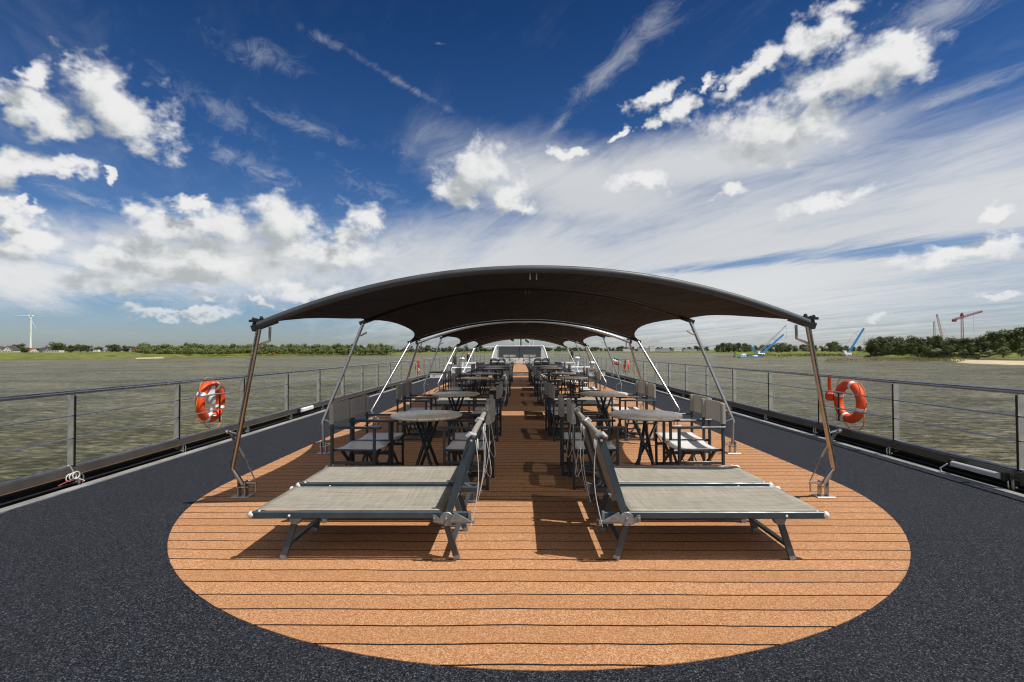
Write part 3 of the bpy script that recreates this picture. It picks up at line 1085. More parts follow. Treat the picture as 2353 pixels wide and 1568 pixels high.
# ------------------------------------------------------------------ director's chairs (face +x, origin under seat centre)
def chair():
    t = thing('folding_chair', 'chair', 'chair', group='folding director chairs around the tables')
    for sy in (-1, 1):
        y = sy * .265
        b = MB()
        b.box((-.25, y, .455), (.028, .034, .905), ch=.005)
        b.build('rear_post', M['chair'], t)
        b = MB()
        b.box((.22, y, .325), (.028, .034, .65), ch=.005)
        b.build('front_post', M['chair'], t)
        b = MB()
        b.box((.01, y, .662), (.56, .05, .024), ch=.006)
        b.build('armrest', M['chair'], t)
        b = MB()
        b.box((-.015, y, .285), (.44, .024, .034), ch=.004)
        b.build('side_rail', M['chair'], t)
        MB().box((-.015, y, .03), (.44, .024, .03), ch=.004).build('foot_rail', M['chair'], t)
        b = MB()
        b.box((-.015, sy * .235, .415), (.46, .024, .024), ch=.004)
        b.build('seat_rail', M['chair'], t)
    for x in (-.17, .15):
        for sy in (-1, 1):
            b = MB()
            xx = x + sy * .013
            b.bar((xx, sy * .25, .035), (xx, -sy * .23, .415), .02, .032, (0, 1, 0))
            b.build('cross_leg', M['chair'], t)
    b = MB()
    b.tube([(-.01, -.02, .225), (-.01, .02, .225), (.0, .03, .3)], .007, 6)
    b.tube([(.22, -.245, .40), (.16, -.22, .30)], .006, 6)
    b.tube([(.22, .245, .40), (.16, .22, .30)], .006, 6)
    b.build('folding_link', M['chair'], t, True)
    # seat: sagging cloth
    b = MB()
    nx, ny = 8, 10
    for j in range(ny + 1):
        for i in range(nx + 1):
            v = j / ny * 2 - 1
            b.v.append((-.235 + .47 * i / nx, v * .247, .432 - .022 * (1 - v * v)))
    for j in range(ny):
        for i in range(nx):
            a = j * (nx + 1) + i
            b.f.append((a, a + 1, a + nx + 2, a + nx + 1))
    o = b.build('seat', M['seat'], t, True)
    md = o.modifiers.new('thickness', 'SOLIDIFY')
    md.thickness = 0.005
    b = MB()
    for e, x in enumerate((-.262, -.274)):
        for i in range(9):
            v = i / 8 * 2 - 1
            for z in (.70, .918):
                b.v.append((x - .022 * (1 - v * v), v * .285, z))
    for i in range(8):
        a = i * 2
        b.f += [(a, a + 2, a + 3, a + 1), (18 + a, 18 + a + 1, 18 + a + 3, 18 + a + 2), (a + 1, a + 3, 18 + a + 3, 18 + a + 1), (a, 18 + a, 18 + a + 2, a + 2)]
    b.f += [(0, 1, 19, 18), (16, 34, 35, 17)]
    for sy in (-1, 1):
        b.box((-.25, sy * .268, .809), (.042, .046, .216), ch=.01)
    o = b.build('back', M['back'], t, True)
    for x in (-.25, .22):
        for sy in (-1, 1):
            MB().box((x, sy * .265, .008), (.032, .038, .014)).build('foot_cap', M['black'], t)
    return t


def table():
    t = thing('round_table', 'table', 'table', group='round tables in two rows')
    MB().lathe([(.40, .705), (.42, .715), (.425, .725), (.42, .738), (.41, .742)], 48).build('tabletop', M['table'], t, True)
    MB().lathe([(.21, .680), (.24, .685), (.24, .704)], 32).build('under_plate', M['chair'], t, True)
    for k in range(4):
        a0, a1 = R(45 + 90 * k), R(45 + 90 * k + 150)
        MB().bar((.15 * math.cos(a0), .15 * math.sin(a0), .684), (.19 * math.cos(a1), .19 * math.sin(a1), .012), .034, .02).build('leg', M['chair'], t)
        
    b = MB()
    b.lathe([(.032, .345), (.04, .36), (.032, .375)], 16)
    b.build('leg_joint', M['chair'], t, True)
    return t


TY = [5.98, 8.86, 14.0, 16.75, 21.6, 24.3]
ORD = ['nearest', 'second', 'third', 'fourth', 'fifth', 'farthest']
pt, pc = table(), chair()
first_t = first_c = True
for i, y in enumerate(TY):
    for sg, side in ((-1, 'left'), (1, 'right')):
        tx = -1.22 if sg < 0 else 1.38
        tx += rnd.uniform(-.03, .03) if i else 0
        o = pt if first_t else copy_tree(pt)
        first_t = False
        place(o, (tx, y, 0.004), rnd.uniform(0, 6.28), f'{ORD[i]} round mottled table of the {side} row, counted from the loungers')
        for dyy, nf in ((-.30, 'nearer'), (.30, 'farther')):
            for inner in (0, 1):
                o = pc if first_c else copy_tree(pc)
                first_c = False
                bx = 0.44 if inner else 2.10
                jx, jy, ja = rnd.uniform(-.05, .04), rnd.uniform(-.02, .02), rnd.uniform(-.07, .07)
                if inner:
                    x, rz = sg * (bx + .25), (0 if sg > 0 else math.pi)
                else:
                    x, rz = sg * (bx - .25), (math.pi if sg > 0 else 0)
                where = 'aisle side' if inner else 'rail side'
                place(o, (x + jx, y + dyy + jy, 0.005), rz + ja,
                      f'{nf} folding chair on the {where} of the {ORD[i]} {side} table')

# ------------------------------------------------------------------ life rings
def life_ring(label, extras):
    t = thing('life_ring', label, 'life ring', group='orange life rings on the railings')
    r, q = .29, .072
    b = MB()
    n, m = 48, 14
    b.tube([(0, r * math.cos(a), r * math.sin(a)) for a in [2 * math.pi * i / n for i in range(n)]], q, m, True)
    b.build('ring', M['orange'], t, True)
    for k in range(4):
        a0 = R(45 + 90 * k)
        b = MB()
        b.tube([(0, r * math.cos(a0 + d), r * math.sin(a0 + d)) for d in (-.10, -.05, 0, .05, .10)], q + .004, 14)
        b.build('white_band', M['white'], t, True)
    b = MB()
    pts = []
    for i in range(64):
        a = 2 * math.pi * i / 64
        u = abs(math.sin(2 * (a - R(45))))
        rr = r + q + .01 + .05 * u * (1 if math.sin(a) > -.3 else 2.4)
        pts.append((0.02 * math.sin(3 * a), rr * math.cos(a), rr * math.sin(a)))
    b.tube(pts, .007, 6, True)
    b.build('grab_line', M['orope'], t, True)
    return t


pr_ring = life_ring('ring', 0)
rings = [(-5.43, 8.58, .640, 'orange life ring with white bands hanging outside the left rail, nearest one'),
         (5.45, 8.52, .620, 'orange life ring with white bands hanging outside the right rail, nearest one'),
         (-5.43, 26.3, .67, 'small orange life ring on the left rail beside the middle of the deck'),
         (5.45, 25.9, .67, 'small orange life ring on the right rail beside the middle of the deck'),
         (-4.35, 50.5, .95, 'farthest orange life ring left of the wheelhouse'),
         (4.75, 50.0, .95, 'farthest orange life ring right of the wheelhouse')]
for i, (x, y, z, lb) in enumerate(rings):
    o = pr_ring if i == 0 else copy_tree(pr_ring)
    place(o, (x, y, z), 0, lb)
    if abs(x) < 5:
        o.location.x = math.copysign(rail_x(y) + .1, x)
    o.rotation_euler = (R((18, -25, 8, -8, 0, 0)[i]), 0, 0)

# holders (thin steel brackets on the wires), lamps inside the rings
for i, (x, y, z, lb) in enumerate(rings[:4]):
    sg = 1 if x > 0 else -1
    h = thing('ring_holder', f'steel bracket holding the {("nearest left", "nearest right", "mid-deck left", "mid-deck right")[i]} life ring', 'bracket', (sg * 5.3, y, 0), group='life ring brackets')
    b = MB()
    b.tube([(-sg * .012, -.33, .765), (-sg * .02, -.1, .775), (-sg * .012, .40, .765)], .014, 8)
    b.tube([(-sg * .012, -.15, .50), (-sg * .012, .12, .50)], .012, 8)
    b.build('cross_bar', M['satin'], h, True)
    b = MB()
    b.box((sg * .02, .08, .53), (.012, .03, .50))
    b.build('upright', M['black'], h)

l = thing('rescue_lamp', 'white rescue lamp with a tapering head hanging inside the nearest left life ring', 'rescue lamp', (-5.36, 8.52, .405))
b = MB()
b.prism([(0, -.10, .35), (0, .07, .35), (0, .07, .56), (0, .02, .57)], (-.05, 0, 0))
fixn(b.build('head', M['white'], l))
b = MB()
b.lathe([(.055, .20), (.07, .24), (.07, .32), (.05, .36)], 14, (-.02, -.01, 0))
b.build('body', M['offwhite'], l, True)
b = MB()
b.lathe([(.075, .0), (.06, .02), (.022, .05), (.022, .21)], 14, (-.02, -.01, 0))
b.build('stem', M['white'], l, True)
l = thing('rescue_lamp', 'orange rescue lamp with upright tube beside the nearest right life ring', 'rescue lamp', (5.36, 8.90, .68))
MB().lathe([(.03, .06), (.032, .1), (.03, .36)], 12).build('tube', M['orange'], l, True)
MB().lathe([(.05, -.08), (.075, -.04), (.075, .04), (.04, .08)], 14).build('float', M['orange'], l, True)

# cord coil, tube lamp, cleat
t = thing('cord_coil', 'white and red cord tied in loops at the foot of the nearest left railing post', 'cord', (-5.20, 5.62, .03))
b = MB()
for k in range(3):
    b.tube([(.02 * k, .045 * math.cos(a) + .02 * k, .05 + .04 * math.sin(a) + .01 * k) for a in [i * math.pi / 8 for i in range(16)]], .006, 6, True)
b.tube([(0, .05, .10), (.01, .0, .17), (.02, -.04, .20)], .006, 6)
b.tube([(0, .05, .05), (.03, .12, .0), (.05, .14, -.02)], .006, 6)
b.build('loops', M['rope'], t, True)
b = MB()
b.tube([(.02, -.16, .0), (.03, -.08, .02), (.03, .02, .03), (.05, .12, -.01)], .006, 6)
b.build('red_strand', M['redpaint'], t, True)
t = thing('tube_lamp', 'grey tube lamp fixed to the right bulwark by the nearest right post', 'lamp', (5.17, 5.9, .10))
b = MB()
b.tube([(0, -.30, 0), (0, .30, 0)], .035, 12)
b.build('lamp_tube', M['lamp'], t, True)
b = MB()
b.box((.03, .34, 0), (.07, .05, .09), ch=.006)
b.box((.03, -.33, 0), (.07, .04, .08), ch=.006)
b.build('end_holder', M['black'], t)
b = MB()
b.tube([(0, .38, -.02), (-.02, .46, -.09), (-.03, .42, -.14), (-.05, .26, -.14)], .008, 6)
b.build('cable', M['offwhite'], t, True)

t = thing('tube_lamp', 'short white box lamp fixed to the left bulwark beyond the nearest life ring', 'lamp', (-5.17, 11.9, .13))
MB().box((0, 0, 0), (.07, .62, .09), ch=.02).build('lamp_tube', M['white'], t)
b = MB()
b.box((-.03, .36, 0), (.06, .05, .08), ch=.006)
b.box((-.03, -.36, 0), (.06, .05, .08), ch=.006)
b.build('end_holder', M['black'], t)

# ------------------------------------------------------------------ far end of the ship
def X(x, Z):
    v = bearing(x, 804)
    return CAMX + v.x / v.y * Z


def Zp(x, y, Z):
    v = bearing(x, y)
    return CAMZ + v.z / v.y * Z


w = thing('wheelhouse', 'low white wheelhouse with dark tinted glass and slatted side wings at the bow', 'wheelhouse', (0, 50, .18))
b = MB()
b.box((0, 1.2, .295), (4.4, 2.4, .58), ch=.02)
b.build('base', M['white'], w)
for sx in (-1, 1):
    b = MB()
    b.prism([(sx * .06, .0, .60), (sx * 2.1, .0, .60), (sx * 2.1, .10, 1.70), (sx * .06, .10, 1.70)], (0, .05, 0))
    fixn(b.build('windscreen', M['glass'], w))
    b = MB()
    for k in range(12):
        u = k / 11
        xo = 2.22 + .62 * (1 - (u) ** 2) ** .5 * 1.0
        yy = .25 - 1.8 * (1 - u)
        b.bar((sx * (2.22 + .55 * (1 - u)), yy, .0), (sx * (2.22 + .55 * (1 - u)), yy, .25 + 1.52 * math.sin(u * math.pi / 2)), .03, .10)
    b.build('slats', M['white'], w)
    b = MB()
    b.tube([(sx * (2.22 + .55 * (1 - u)), .25 - 1.8 * (1 - u), .27 + 1.55 * math.sin(u * math.pi / 2)) for u in [i / 11 for i in range(12)]], .06, 8)
    b.build('wing_frame', M['white'], w, True)
b = MB()
b.box((0, .04, 1.15), (.10, .12, 1.10), rot=(R(-5), 0, 0))
b.build('mullion', M['black'], w)
b = MB()
b.box((0, 1.1, 1.76), (4.5, 2.2, .07), ch=.02)
b.box((0, 2.5, 1.72), (7.2, .5, .05), ch=.015)
b.build('roof', M['white'], w)
b = MB()
for sx in (-1, 1):
    b.box((sx * .9, -.04, .63), (.9, .03, .02), rot=(0, 0, R(sx * 3)))
b.build('wiper', M['black'], w)

m_ = thing('mast', 'thin brown mast rising behind the wheelhouse roof', 'mast', (0.15, 54, .18))
MB().tube([(0, 0, 0), (0, 0, 3.9)], .09, 10).build('pole', M['mast'], m_, True)
MB().box((0, 0, .03), (.3, .3, .06), ch=.01).build('foot', M['white'], m_)


def flag(label, x, y, z0, h, mats, fw, fh):
    t = thing('flag', label, 'flag', (x, y, z0), group='small flags on staffs')
    MB().tube([(0, 0, 0), (0, 0, h)], .014, 6).build('staff', M['white'], t, True)
    k = len(mats)
    for j, mm in enumerate(mats):
        b = MB()
        n = 8
        for i in range(n + 1):
            u = i / n
            xx, yy = .02 + fw * u, .05 * math.sin(5 * u)
            dr = -.35 * fh * u
            for zz_ in (h - fh * (j + 1) / k, h - fh * j / k):
                b.v.append((xx, yy, zz_ + dr))
        for i in range(n):
            a = i * 2
            b.f.append((a, a + 2, a + 3, a + 1))
        o = b.build('cloth', M[mm] if isinstance(mm, str) else mm, t, True)
        md = o.modifiers.new('thickness', 'SOLIDIFY')
        md.thickness = .006


flag('dark green flag on a white staff above the wheelhouse', X(1172, 53), 53, 1.6, 1.55, ['flag_dark'], .38, .55)
flag('red, white and dark striped flag on a white staff above the wheelhouse', X(1206, 53.4), 53.4, 1.6, 1.6, ['flag_red', 'white', 'navy'], .42, .7)
flag('green, white and red flag on a short staff at the right rail', 5.18, 28.2, .0, 1.15, ['flag_green', 'white', 'flag_red'], .40, .42)
for k, xx in enumerate((1186, 1194, 1217, 1226)):
    t = thing('aerial', 'thin white aerial pole on the wheelhouse roof', 'aerial', (X(xx, 51.6), 51.6, 1.97), group='thin white aerials')
    MB().tube([(0, 0, 0), (0, 0, 1.2 + .15 * (k % 2))], .010, 6).build('rod', M['white'], t, True)
    MB().lathe([(.04, .0), (.03, .05), (.015, .08)], 10).build('base', M['offwhite'], t, True)

# pale chairs at the far end of the aisle, facing us
k = 0
for sg, side in ((-1, 'left'), (1, 'right')):
    for x in (.62, 1.22):
        o = copy_tree(pc)
        place(o, (sg * x, 46.2, .187), -math.pi / 2,
              f'pale chair by the wheelhouse, {side} of the aisle end, {"inner" if x < 1 else "outer"} one')
        o['group'] = 'pale chairs before the wheelhouse'
# wicker armchairs
def wicker():
    t = thing('wicker_armchair', 'w', 'armchair', group='dark wicker armchairs near the bow')
    b = MB()
    b.box((0, 0, .19), (.72, .70, .32), ch=.05)
    b.build('base', M['wicker'], t)
    b = MB()
    b.box((0, -.02, .40), (.50, .56, .10), ch=.03)
    b.build('cushion', M['offwhite'], t)
    b = MB()
    b.tube([(.33 * math.cos(a), .30 * math.sin(a) + .02, .56 + .16 * max(0, math.sin(a))) for a in [R(-50 + i * 14) for i in range(21)]], .07, 8)
    for i in range(21):
        a = R(-50 + i * 14)
        b.bar((.33 * math.cos(a), .30 * math.sin(a) + .02, .34), (.33 * math.cos(a), .30 * math.sin(a) + .02, .56 + .16 * max(0, math.sin(a))), .06, .05)
    b.build('backrest', M['wicker'], t, True)
    return t


pw = wicker()
first = True
for sg, side in ((-1, 'left'), (1, 'right')):
    for x, y, wd in ((1.62, 44.9, 'nearer the aisle'), (2.35, 45.4, 'beside the slatted wing')):
        o = pw if first else copy_tree(pw)
        first = False
        place(o, (sg * x, y, .187), rnd.uniform(-.5, .5), f'dark wicker armchair on the {side} before the wheelhouse, {wd}', (.92, .92, .78))


def locker(label, x, y, wd, dp, h, top):
    t = thing('deck_locker', label, 'locker', (x, y, 0), group='white deck lockers')
    MB().box((0, 0, h / 2), (wd, dp, h), ch=.02).build('body', M['white'], t)
    MB().box((0, 0, h + .033), (wd + .06, dp + .06, .06), ch=.015).build('lid', M[top], t)
    b = MB()
    b.box((-wd * .25, -dp / 2 - .012, h * .7), (.10, .02, .04))
    b.box((wd * .25, -dp / 2 - .012, h * .7), (.10, .02, .04))
    b.build('latch', M['alu'], t)


locker('low white locker with a black lid on the left walkway', -4.45, 27.6, .95, .9, .30, 'black')
locker('low white locker with a black lid on the right walkway', 4.35, 29.0, .9, .9, .30, 'black')
locker('white locker with a pale lid on the left walkway behind the black-lidded one', -3.9, 33.5, 1.5, 1.2, .32, 'white')
locker('white locker with a pale lid on the right walkway toward the bow', 4.15, 34.5, 1.4, 1.0, .30, 'white')
locker('white locker against the left rail close to the bow', -4.1, 42.0, 1.0, 1.6, .42, 'white')
locker('white locker against the right rail close to the bow', 4.1, 42.5, 1.0, 1.6, .42, 'white')


def vent(label, x, y, h=.75):
    t = thing('ventilator', label, 'ventilator', (x, y, 0), group='white mushroom ventilators')
    MB().lathe([(.11, 0), (.11, h - .1)], 16).build('pipe', M['white'], t, True)
    MB().lathe([(.2, h - .12), (.22, h - .06), (.17, h + .02), (.05, h + .06)], 20).build('cap', M['offwhite'], t, True)


vent('white mushroom ventilator on the left walkway by the far canopy posts', -4.3, 30.6)
vent('taller white mushroom ventilator on the left walkway toward the bow', -4.35, 37.5, .95)
vent('white mushroom ventilator on the right walkway by the far canopy posts', 4.5, 31.6)
vent('taller white mushroom ventilator on the right walkway toward the bow', 4.4, 38.5, .95)


def covered(label, x, y, z):
    t = thing('covered_lantern', label, 'lantern', (x, y, 0), group='navy covered lanterns')
    MB().tube([(0, 0, 0), (0, 0, z - .3)], .02, 8).build('pole', M['white'], t, True)
    MB().lathe([(.10, z - .32), (.14, z - .28), (.14, z + .2), (.09, z + .32), (.03, z + .36)], 14).build('cover', M['navy'], t, True)


covered('navy covered lantern on a thin pole by the left rail, nearer one', -4.85, 37.0, .78)
covered('navy covered lantern on a thin pole by the left rail, near the bow', -4.75, 46.0, .85)
covered('navy covered lantern on a thin pole by the right rail near the bow', 4.8, 46.0, 1.12)

t = thing('towel', 'pink towel lying over the far right tables', 'towel', (2.35, 26.2, .30))
b = MB()
b.box((0, 0, .02), (.7, .5, .03), ch=.01)
b.box((-.36, 0, -.1), (.02, .5, .22), ch=.008)
b.build('cloth', M['towel'], t)
t2 = thing('stool', 'low dark stool under the pink towel on the right', 'stool', (2.35, 26.2, .004))
MB().box((0, 0, .28), (.62, .46, .05), ch=.01).build('seat', M['chair'], t2)
for sx in (-1, 1):
    for sy in (-1, 1):
        MB().box((sx * .27, sy * .19, .13), (.04, .04, .25), ch=.005).build('leg', M['chair'], t2)

# ------------------------------------------------------------------ river, banks
WZ = -6.5
b = MB()
b.add([(-5000, -800, WZ), (5000, -800, WZ), (5000, 9000, WZ), (-5000, 9000, WZ)], [(0, 1, 2, 3)])
struct(b.build('river', M['water']))


def bank(name, edge, crest_of, grow=((1.0, -.3), (1.006, .25), (1.02, 1.1), (1.09, None), (1.35, None), (5.0, None))):
    """edge: (pixel column, distance); rises from the water to crest height"""
    pts = []
    n = 6
    for (x0, z0), (x1, z1) in zip(edge, edge[1:]):
        for i in range(n):
            u = i / n
            pts.append((x0 + (x1 - x0) * u, z0 + (z1 - z0) * u))
    pts.append(edge[-1])
    b = MB()
    for i, (x, Z) in enumerate(pts):
        zj = Z * (1 + .006 * math.sin(i * 1.7) + .004 * math.sin(i * 0.61))
        for k, (f, h) in enumerate(grow):
            crest = crest_of(x) if callable(crest_of) else crest_of
            zz_ = WZ + h if h is not None else crest + .25 * math.sin(i * .9 + k)
            b.v.append((X(x, zj * f), zj * f, zz_))
    w_ = len(grow)
    for i in range(len(pts) - 1):
        for k in range(w_ - 1):
            b.f.append((i * w_ + k, (i + 1) * w_ + k, (i + 1) * w_ + k + 1, i * w_ + k + 1))
    return struct(fixn(b.build(name, M['bank'], None, True)))


LC = lambda x: 1.2 if x < 290 else max(-1.8, 1.2 - (x - 290) / 60 * 3)
bank('left_riverbank', [(-700, 380), (-300, 430), (0, 500), (300, 570), (520, 680), (700, 790), (900, 950), (1060, 1250), (1190, 1600), (1290, 1900)], LC)
bank('far_riverbank', [(1180, 2100), (1350, 1700), (1480, 1500), (1600, 1250), (1720, 900)], -2.2)
bank('right_riverbank', [(1690, 500), (1760, 520), (1850, 545), (1960, 540), (1990, 490), (2060, 455), (2150, 437), (2230, 412), (2300, 385), (2420, 345), (2800, 290), (3400, 260)], -1.6)
# groyne and beach
b = MB()
n = 26
for i in range(n + 1):
    u = i / n
    x = 1880 + u * 360
    Z = 312 - 8 * u + 2 * math.sin(i)
    h = .12 + .75 * math.sin(math.pi * min(1, u * 1.4 + .08)) ** .5 if u < .7 else .85
    for f, zz_ in ((.982, -.4), (.99, h * .6), (1.0, h), (1.012, h * .7), (1.03, -.4)):
        b.v.append((X(x, Z * f), Z * f, WZ + zz_))
for i in range(n):
    for k in range(4):
        b.f.append((i * 5 + k, i * 5 + 5 + k, i * 5 + 6 + k, i * 5 + 1 + k))
struct(fixn(b.build('groyne', M['bank'], None, True)))
b = MB()
n = 16
for i in range(n + 1):
    u = i / n
    x = 2185 + u * 700
    Z = 306 - 130 * u ** .5
    for f, zz_ in ((1.0, -.3), (1.012, .15), (1.05, .40 + .3 * math.sin(i * 1.3)), (1.10, .75 + .5 * u), (1.18, .9 + .8 * u)):
        b.v.append((X(x, Z * f), Z * f, WZ + zz_))
for i in range(n):
    for k in range(4):
        b.f.append((i * 5 + k, i * 5 + 5 + k, i * 5 + 6 + k, i * 5 + 1 + k))
struct(fixn(b.build('beach', M['sand'], None, True)))
b = MB()
for x0, x1, Z, zz_ in ((312, 380, 640, -5.3), (1010, 1100, 1190, -5.4)):
    pass
b.add([(X(312, 568), 568, WZ - .2), (X(380, 598), 598, WZ - .2), (X(380, 622), 616, WZ + 1.1), (X(312, 586), 586, WZ + 1.1),
       (X(312, 598), 598, WZ - .2), (X(380, 628), 628, WZ - .2)],
      [(0, 1, 2, 3), (3, 2, 5, 4), (0, 3, 4), (1, 5, 2)])
struct(fixn(b.build('sand_landing', M['sand'])))


# ------------------------------------------------------------------ trees
def crown_mesh(seed, lobes, nleaf, leaf, flat=1.0, low=0.15):
    r_ = random.Random(seed)
    b = MB()
    L = []
    for i in range(lobes):
        a = r_.uniform(0, 6.28)
        rr = r_.uniform(0, .30)
        z = r_.uniform(low + .18, .80)
        s = r_.uniform(.12, .24) * (1.15 if z < .6 else .85)
        L.append((rr * math.cos(a), rr * math.sin(a), z, s))
    for i in range(nleaf):
        c = L[r_.randrange(lobes)]
        while True:
            d = Vector((r_.gauss(0, 1), r_.gauss(0, 1), r_.gauss(0, 1)))
            if d.length > .1:
                break
        d.normalize()
        rad = c[3] * r_.uniform(.55, 1.08)
        p = Vector((c[0] + d.x * rad, c[1] + d.y * rad, c[2] + d.z * rad * flat))
        nrm = (d + Vector((r_.gauss(0, .38), r_.gauss(0, .38), r_.gauss(0, .38)))).normalized()
        u = nrm.orthogonal().normalized()
        u = Matrix.Rotation(r_.uniform(0, 6.28), 3, nrm) @ u
        v = nrm.cross(u)
        h = leaf * r_.uniform(.55, 1.25)
        k = h * r_.uniform(.5, .9)
        b.add([p - u * h, p - v * k, p + u * h, p + v * k], [(0, 1, 2, 3)])
    return b


def tree_proto(name, label, seed, m, lobes=16, nleaf=2600, leaf=.030, low=.12, flat=1.0, cat='tree'):
    t = thing(name, label, cat)
    b = MB()
    b.tube([(0, 0, -.03), (.01, 0, .2), (.0, .01, .45), (.02, 0, .7)], [.03, .022, .016, .006], 7)
    for k in range(4):
        a = k * 1.7 + seed
        b.tube([(0, 0, .25 + .06 * k), (.12 * math.cos(a), .12 * math.sin(a), .42 + .06 * k), (.24 * math.cos(a), .24 * math.sin(a), .55 + .06 * k)], [.011, .008, .003], 5)
    b.build('trunk', M['bark'], t, True)
    crown_mesh(seed, lobes, nleaf, leaf, flat, low).build('crown', M[m], t)
    return t


PROTO = {}
for key, name, label, m, nv, kw in (
        ('willow', 'willow_tree', 'grey-green willow in the dense belt along the left bank', 'willow', 4, dict(low=.0, lobes=16)),
        ('oak', 'broadleaf_tree', 'dark green broadleaf tree in the row on the right bank', 'oak', 4, dict(low=-.06, lobes=18)),
        ('silver', 'silvery_bush', 'rounded silvery bush at the foot of the right bank trees', 'silver', 2, dict(low=.0, lobes=8, cat='bush')),
        ('left', 'broadleaf_tree', 'dark round tree behind the grassy dike on the left bank', 'oak', 3, dict(low=.04, lobes=15)),
        ('far', 'distant_tree', 'small hazy tree on the far bank beyond the bow', 'hazeleaf', 3, dict(low=.0, lobes=10, nleaf=900, leaf=.055))):
    PROTO[key] = [[tree_proto(name, label, 11 * i + len(key) * 7, m, **kw), False] for i in range(nv)]
GRP = {'willow': 'willows along the left bank', 'oak': 'dark trees on the right bank', 'silver': 'silvery bushes on the right bank',
       'left': 'trees behind the left dike', 'far': 'trees on the far bank'}


def tree(key, x, Z, top_y, ground, wk=1.0, label=None):
    ent = rnd.choice(PROTO[key])
    used = ent[1]
    o = copy_tree(ent[0]) if used else ent[0]
    ent[1] = True
    ztop = Zp(x, top_y, Z)
    h = max(2.0, (ztop - ground)) / .93
    place(o, (X(x, Z), Z, ground), rnd.uniform(0, 6.28), label, (h * wk * rnd.uniform(.92, 1.1), h * wk * rnd.uniform(.92, 1.1), h))
    o['group'] = GRP[key]
    return o


# left: trees and hedges behind the dike
for x, ty, Z, wk in ((42, 786, 690, 1.3), (58, 796, 660, 1.4), (92, 797, 760, 1.4), (130, 784, 720, 1.25), (146, 787, 735, 1.3), (165, 790, 730, 1.3), (184, 789, 725, 1.2), (200, 791, 740, 1.3), (228, 795, 760, 1.3),
                     (258, 789, 720, 1.35), (268, 792, 745, 1.2), (290, 791, 730, 1.3), (312, 796, 800, 1.5), (340, 797, 790, 1.4), (360, 794, 800, 1.4), (112, 799, 800, 1.5), (215, 799, 790, 1.5), (20, 798, 800, 1.5)):
    tree('left', x, Z, ty, .8, wk)
# left: willow belt
x = 326.0
while x < 905:
    Z = 655 + max(0, x - 330) * .50
    tree('willow', x + rnd.uniform(-3, 3), Z + rnd.uniform(8, 40), 791 + rnd.uniform(-3, 4) - (3.5 if abs(x - 438) < 6 else 0), -2.6, rnd.uniform(1.05, 1.35))
    x += rnd.uniform(7.0, 10.5)
x = 340.0
while x < 900:
    Z = 648 + max(0, x - 330) * .50
    tree('willow', x, Z + rnd.uniform(-4, 8), 799 + rnd.uniform(-2, 3), -4.2, rnd.uniform(1.3, 1.7))
    x += rnd.uniform(11, 19)
tree('willow', 333, 640, 794, -3.0, 1.1)
tree('willow', 437, 672, 789, -3.0, 1.0)
# far centre
x = 905.0
while x < 1140:
    Z = 1000 + (x - 905) * 2.2
    tree('far', x, Z + rnd.uniform(0, 60), 798 + rnd.uniform(-5, 5), -2, rnd.uniform(1.3, 2.0))
    x += rnd.uniform(6, 11)
x = 1150.0
while x < 1490:
    Z = 2150 - (x - 1150) * 1.7
    tree('far', x, Z + rnd.uniform(20, 120), 797.5 + rnd.uniform(-2, 4), -2, rnd.uniform(1.6, 2.4))
    x += rnd.uniform(6, 11)
for x in (1570, 1585, 1600, 1612, 1625, 1540, 1552, 1500, 1515):
    tree('far', x, 1500 + rnd.uniform(0, 60), 795 + rnd.uniform(-2, 4), -2, rnd.uniform(1.4, 1.9))
# right bank behind the cranes
for x, ty in ((1650, 792), (1662, 788), (1674, 787), (1686, 789), (1698, 788), (1712, 789), (1722, 792), (1738, 793), (1752, 792), (1770, 791), (1788, 788), (1802, 786), (1812, 790), (1826, 793), (1845, 791), (1860, 790), (1872, 793), (1890, 794), (1908, 787), (1918, 785), (1930, 793), (1944, 794), (1960, 796), (1975, 795)):
    tree('oak', x, 660 + rnd.uniform(0, 60), ty, -1.8, rnd.uniform(1.1, 1.4))
for x, ty, Z, wk in ((1785, 797, 580, 1.0), (1795, 796, 570, 1.0), (1745, 803, 560, 1.3), (1935, 797, 560, 1.0)):
    tree('oak', x, Z, ty, -2.0, wk)
# right bank: big trees
for x, ty, Z, wk in ((2000, 781, 480, 1.05), (2014, 776, 470, 1.0), (2032, 772, 470, 1.0), (2050, 773, 468, 1.0), (2066, 784, 460, 1.1), (2088, 771, 462, .95), (2104, 776, 460, 1.0), (2040, 790, 440, 1.2), (2074, 793, 432, 1.1),
                     (2136, 774, 452, 1.1), (2154, 772, 448, 1.0), (2172, 774, 446, 1.05), (2190, 780, 440, 1.1), (2205, 778, 440, 1.0), (2222, 778, 436, 1.1), (2240, 780, 430, 1.05), (2256, 774, 428, 1.0), (2272, 768, 424, 1.0),
                     (2288, 762, 420, .95), (2300, 757, 424, .9), (2316, 758, 416, .9), (2330, 755, 416, .85), (2345, 754, 412, .85), (2362, 752, 408, .85), (2380, 754, 404, .9), (2400, 756, 400, .9),
                     (2130, 792, 425, 1.2), (2180, 793, 415, 1.2), (2230, 790, 405, 1.2), (2120, 786, 470, 1.1), (2095, 790, 430, 1.0), (2265, 785, 395, 1.0), (2340, 775, 390, 1.0), (2300, 780, 390, 1.0)):
    tree('oak', x, Z + 20, ty - 1, -3.2, wk * 1.12)
for x, ty, Z in ((2124, 803, 446), (2138, 800, 444), (2150, 798, 442), (2163, 799, 440), (2176, 801, 436), (2208, 802, 428), (2220, 801, 425), (2256, 803, 414), (2272, 802, 410)):
    tree('silver', x, Z, ty, -3.8, 1.5)
o = tree('willow', 2305, 330, 796, -4.4, 1.35, 'broad green bush standing alone on the sandy beach')
o['group'] = 'bushes on the beach'
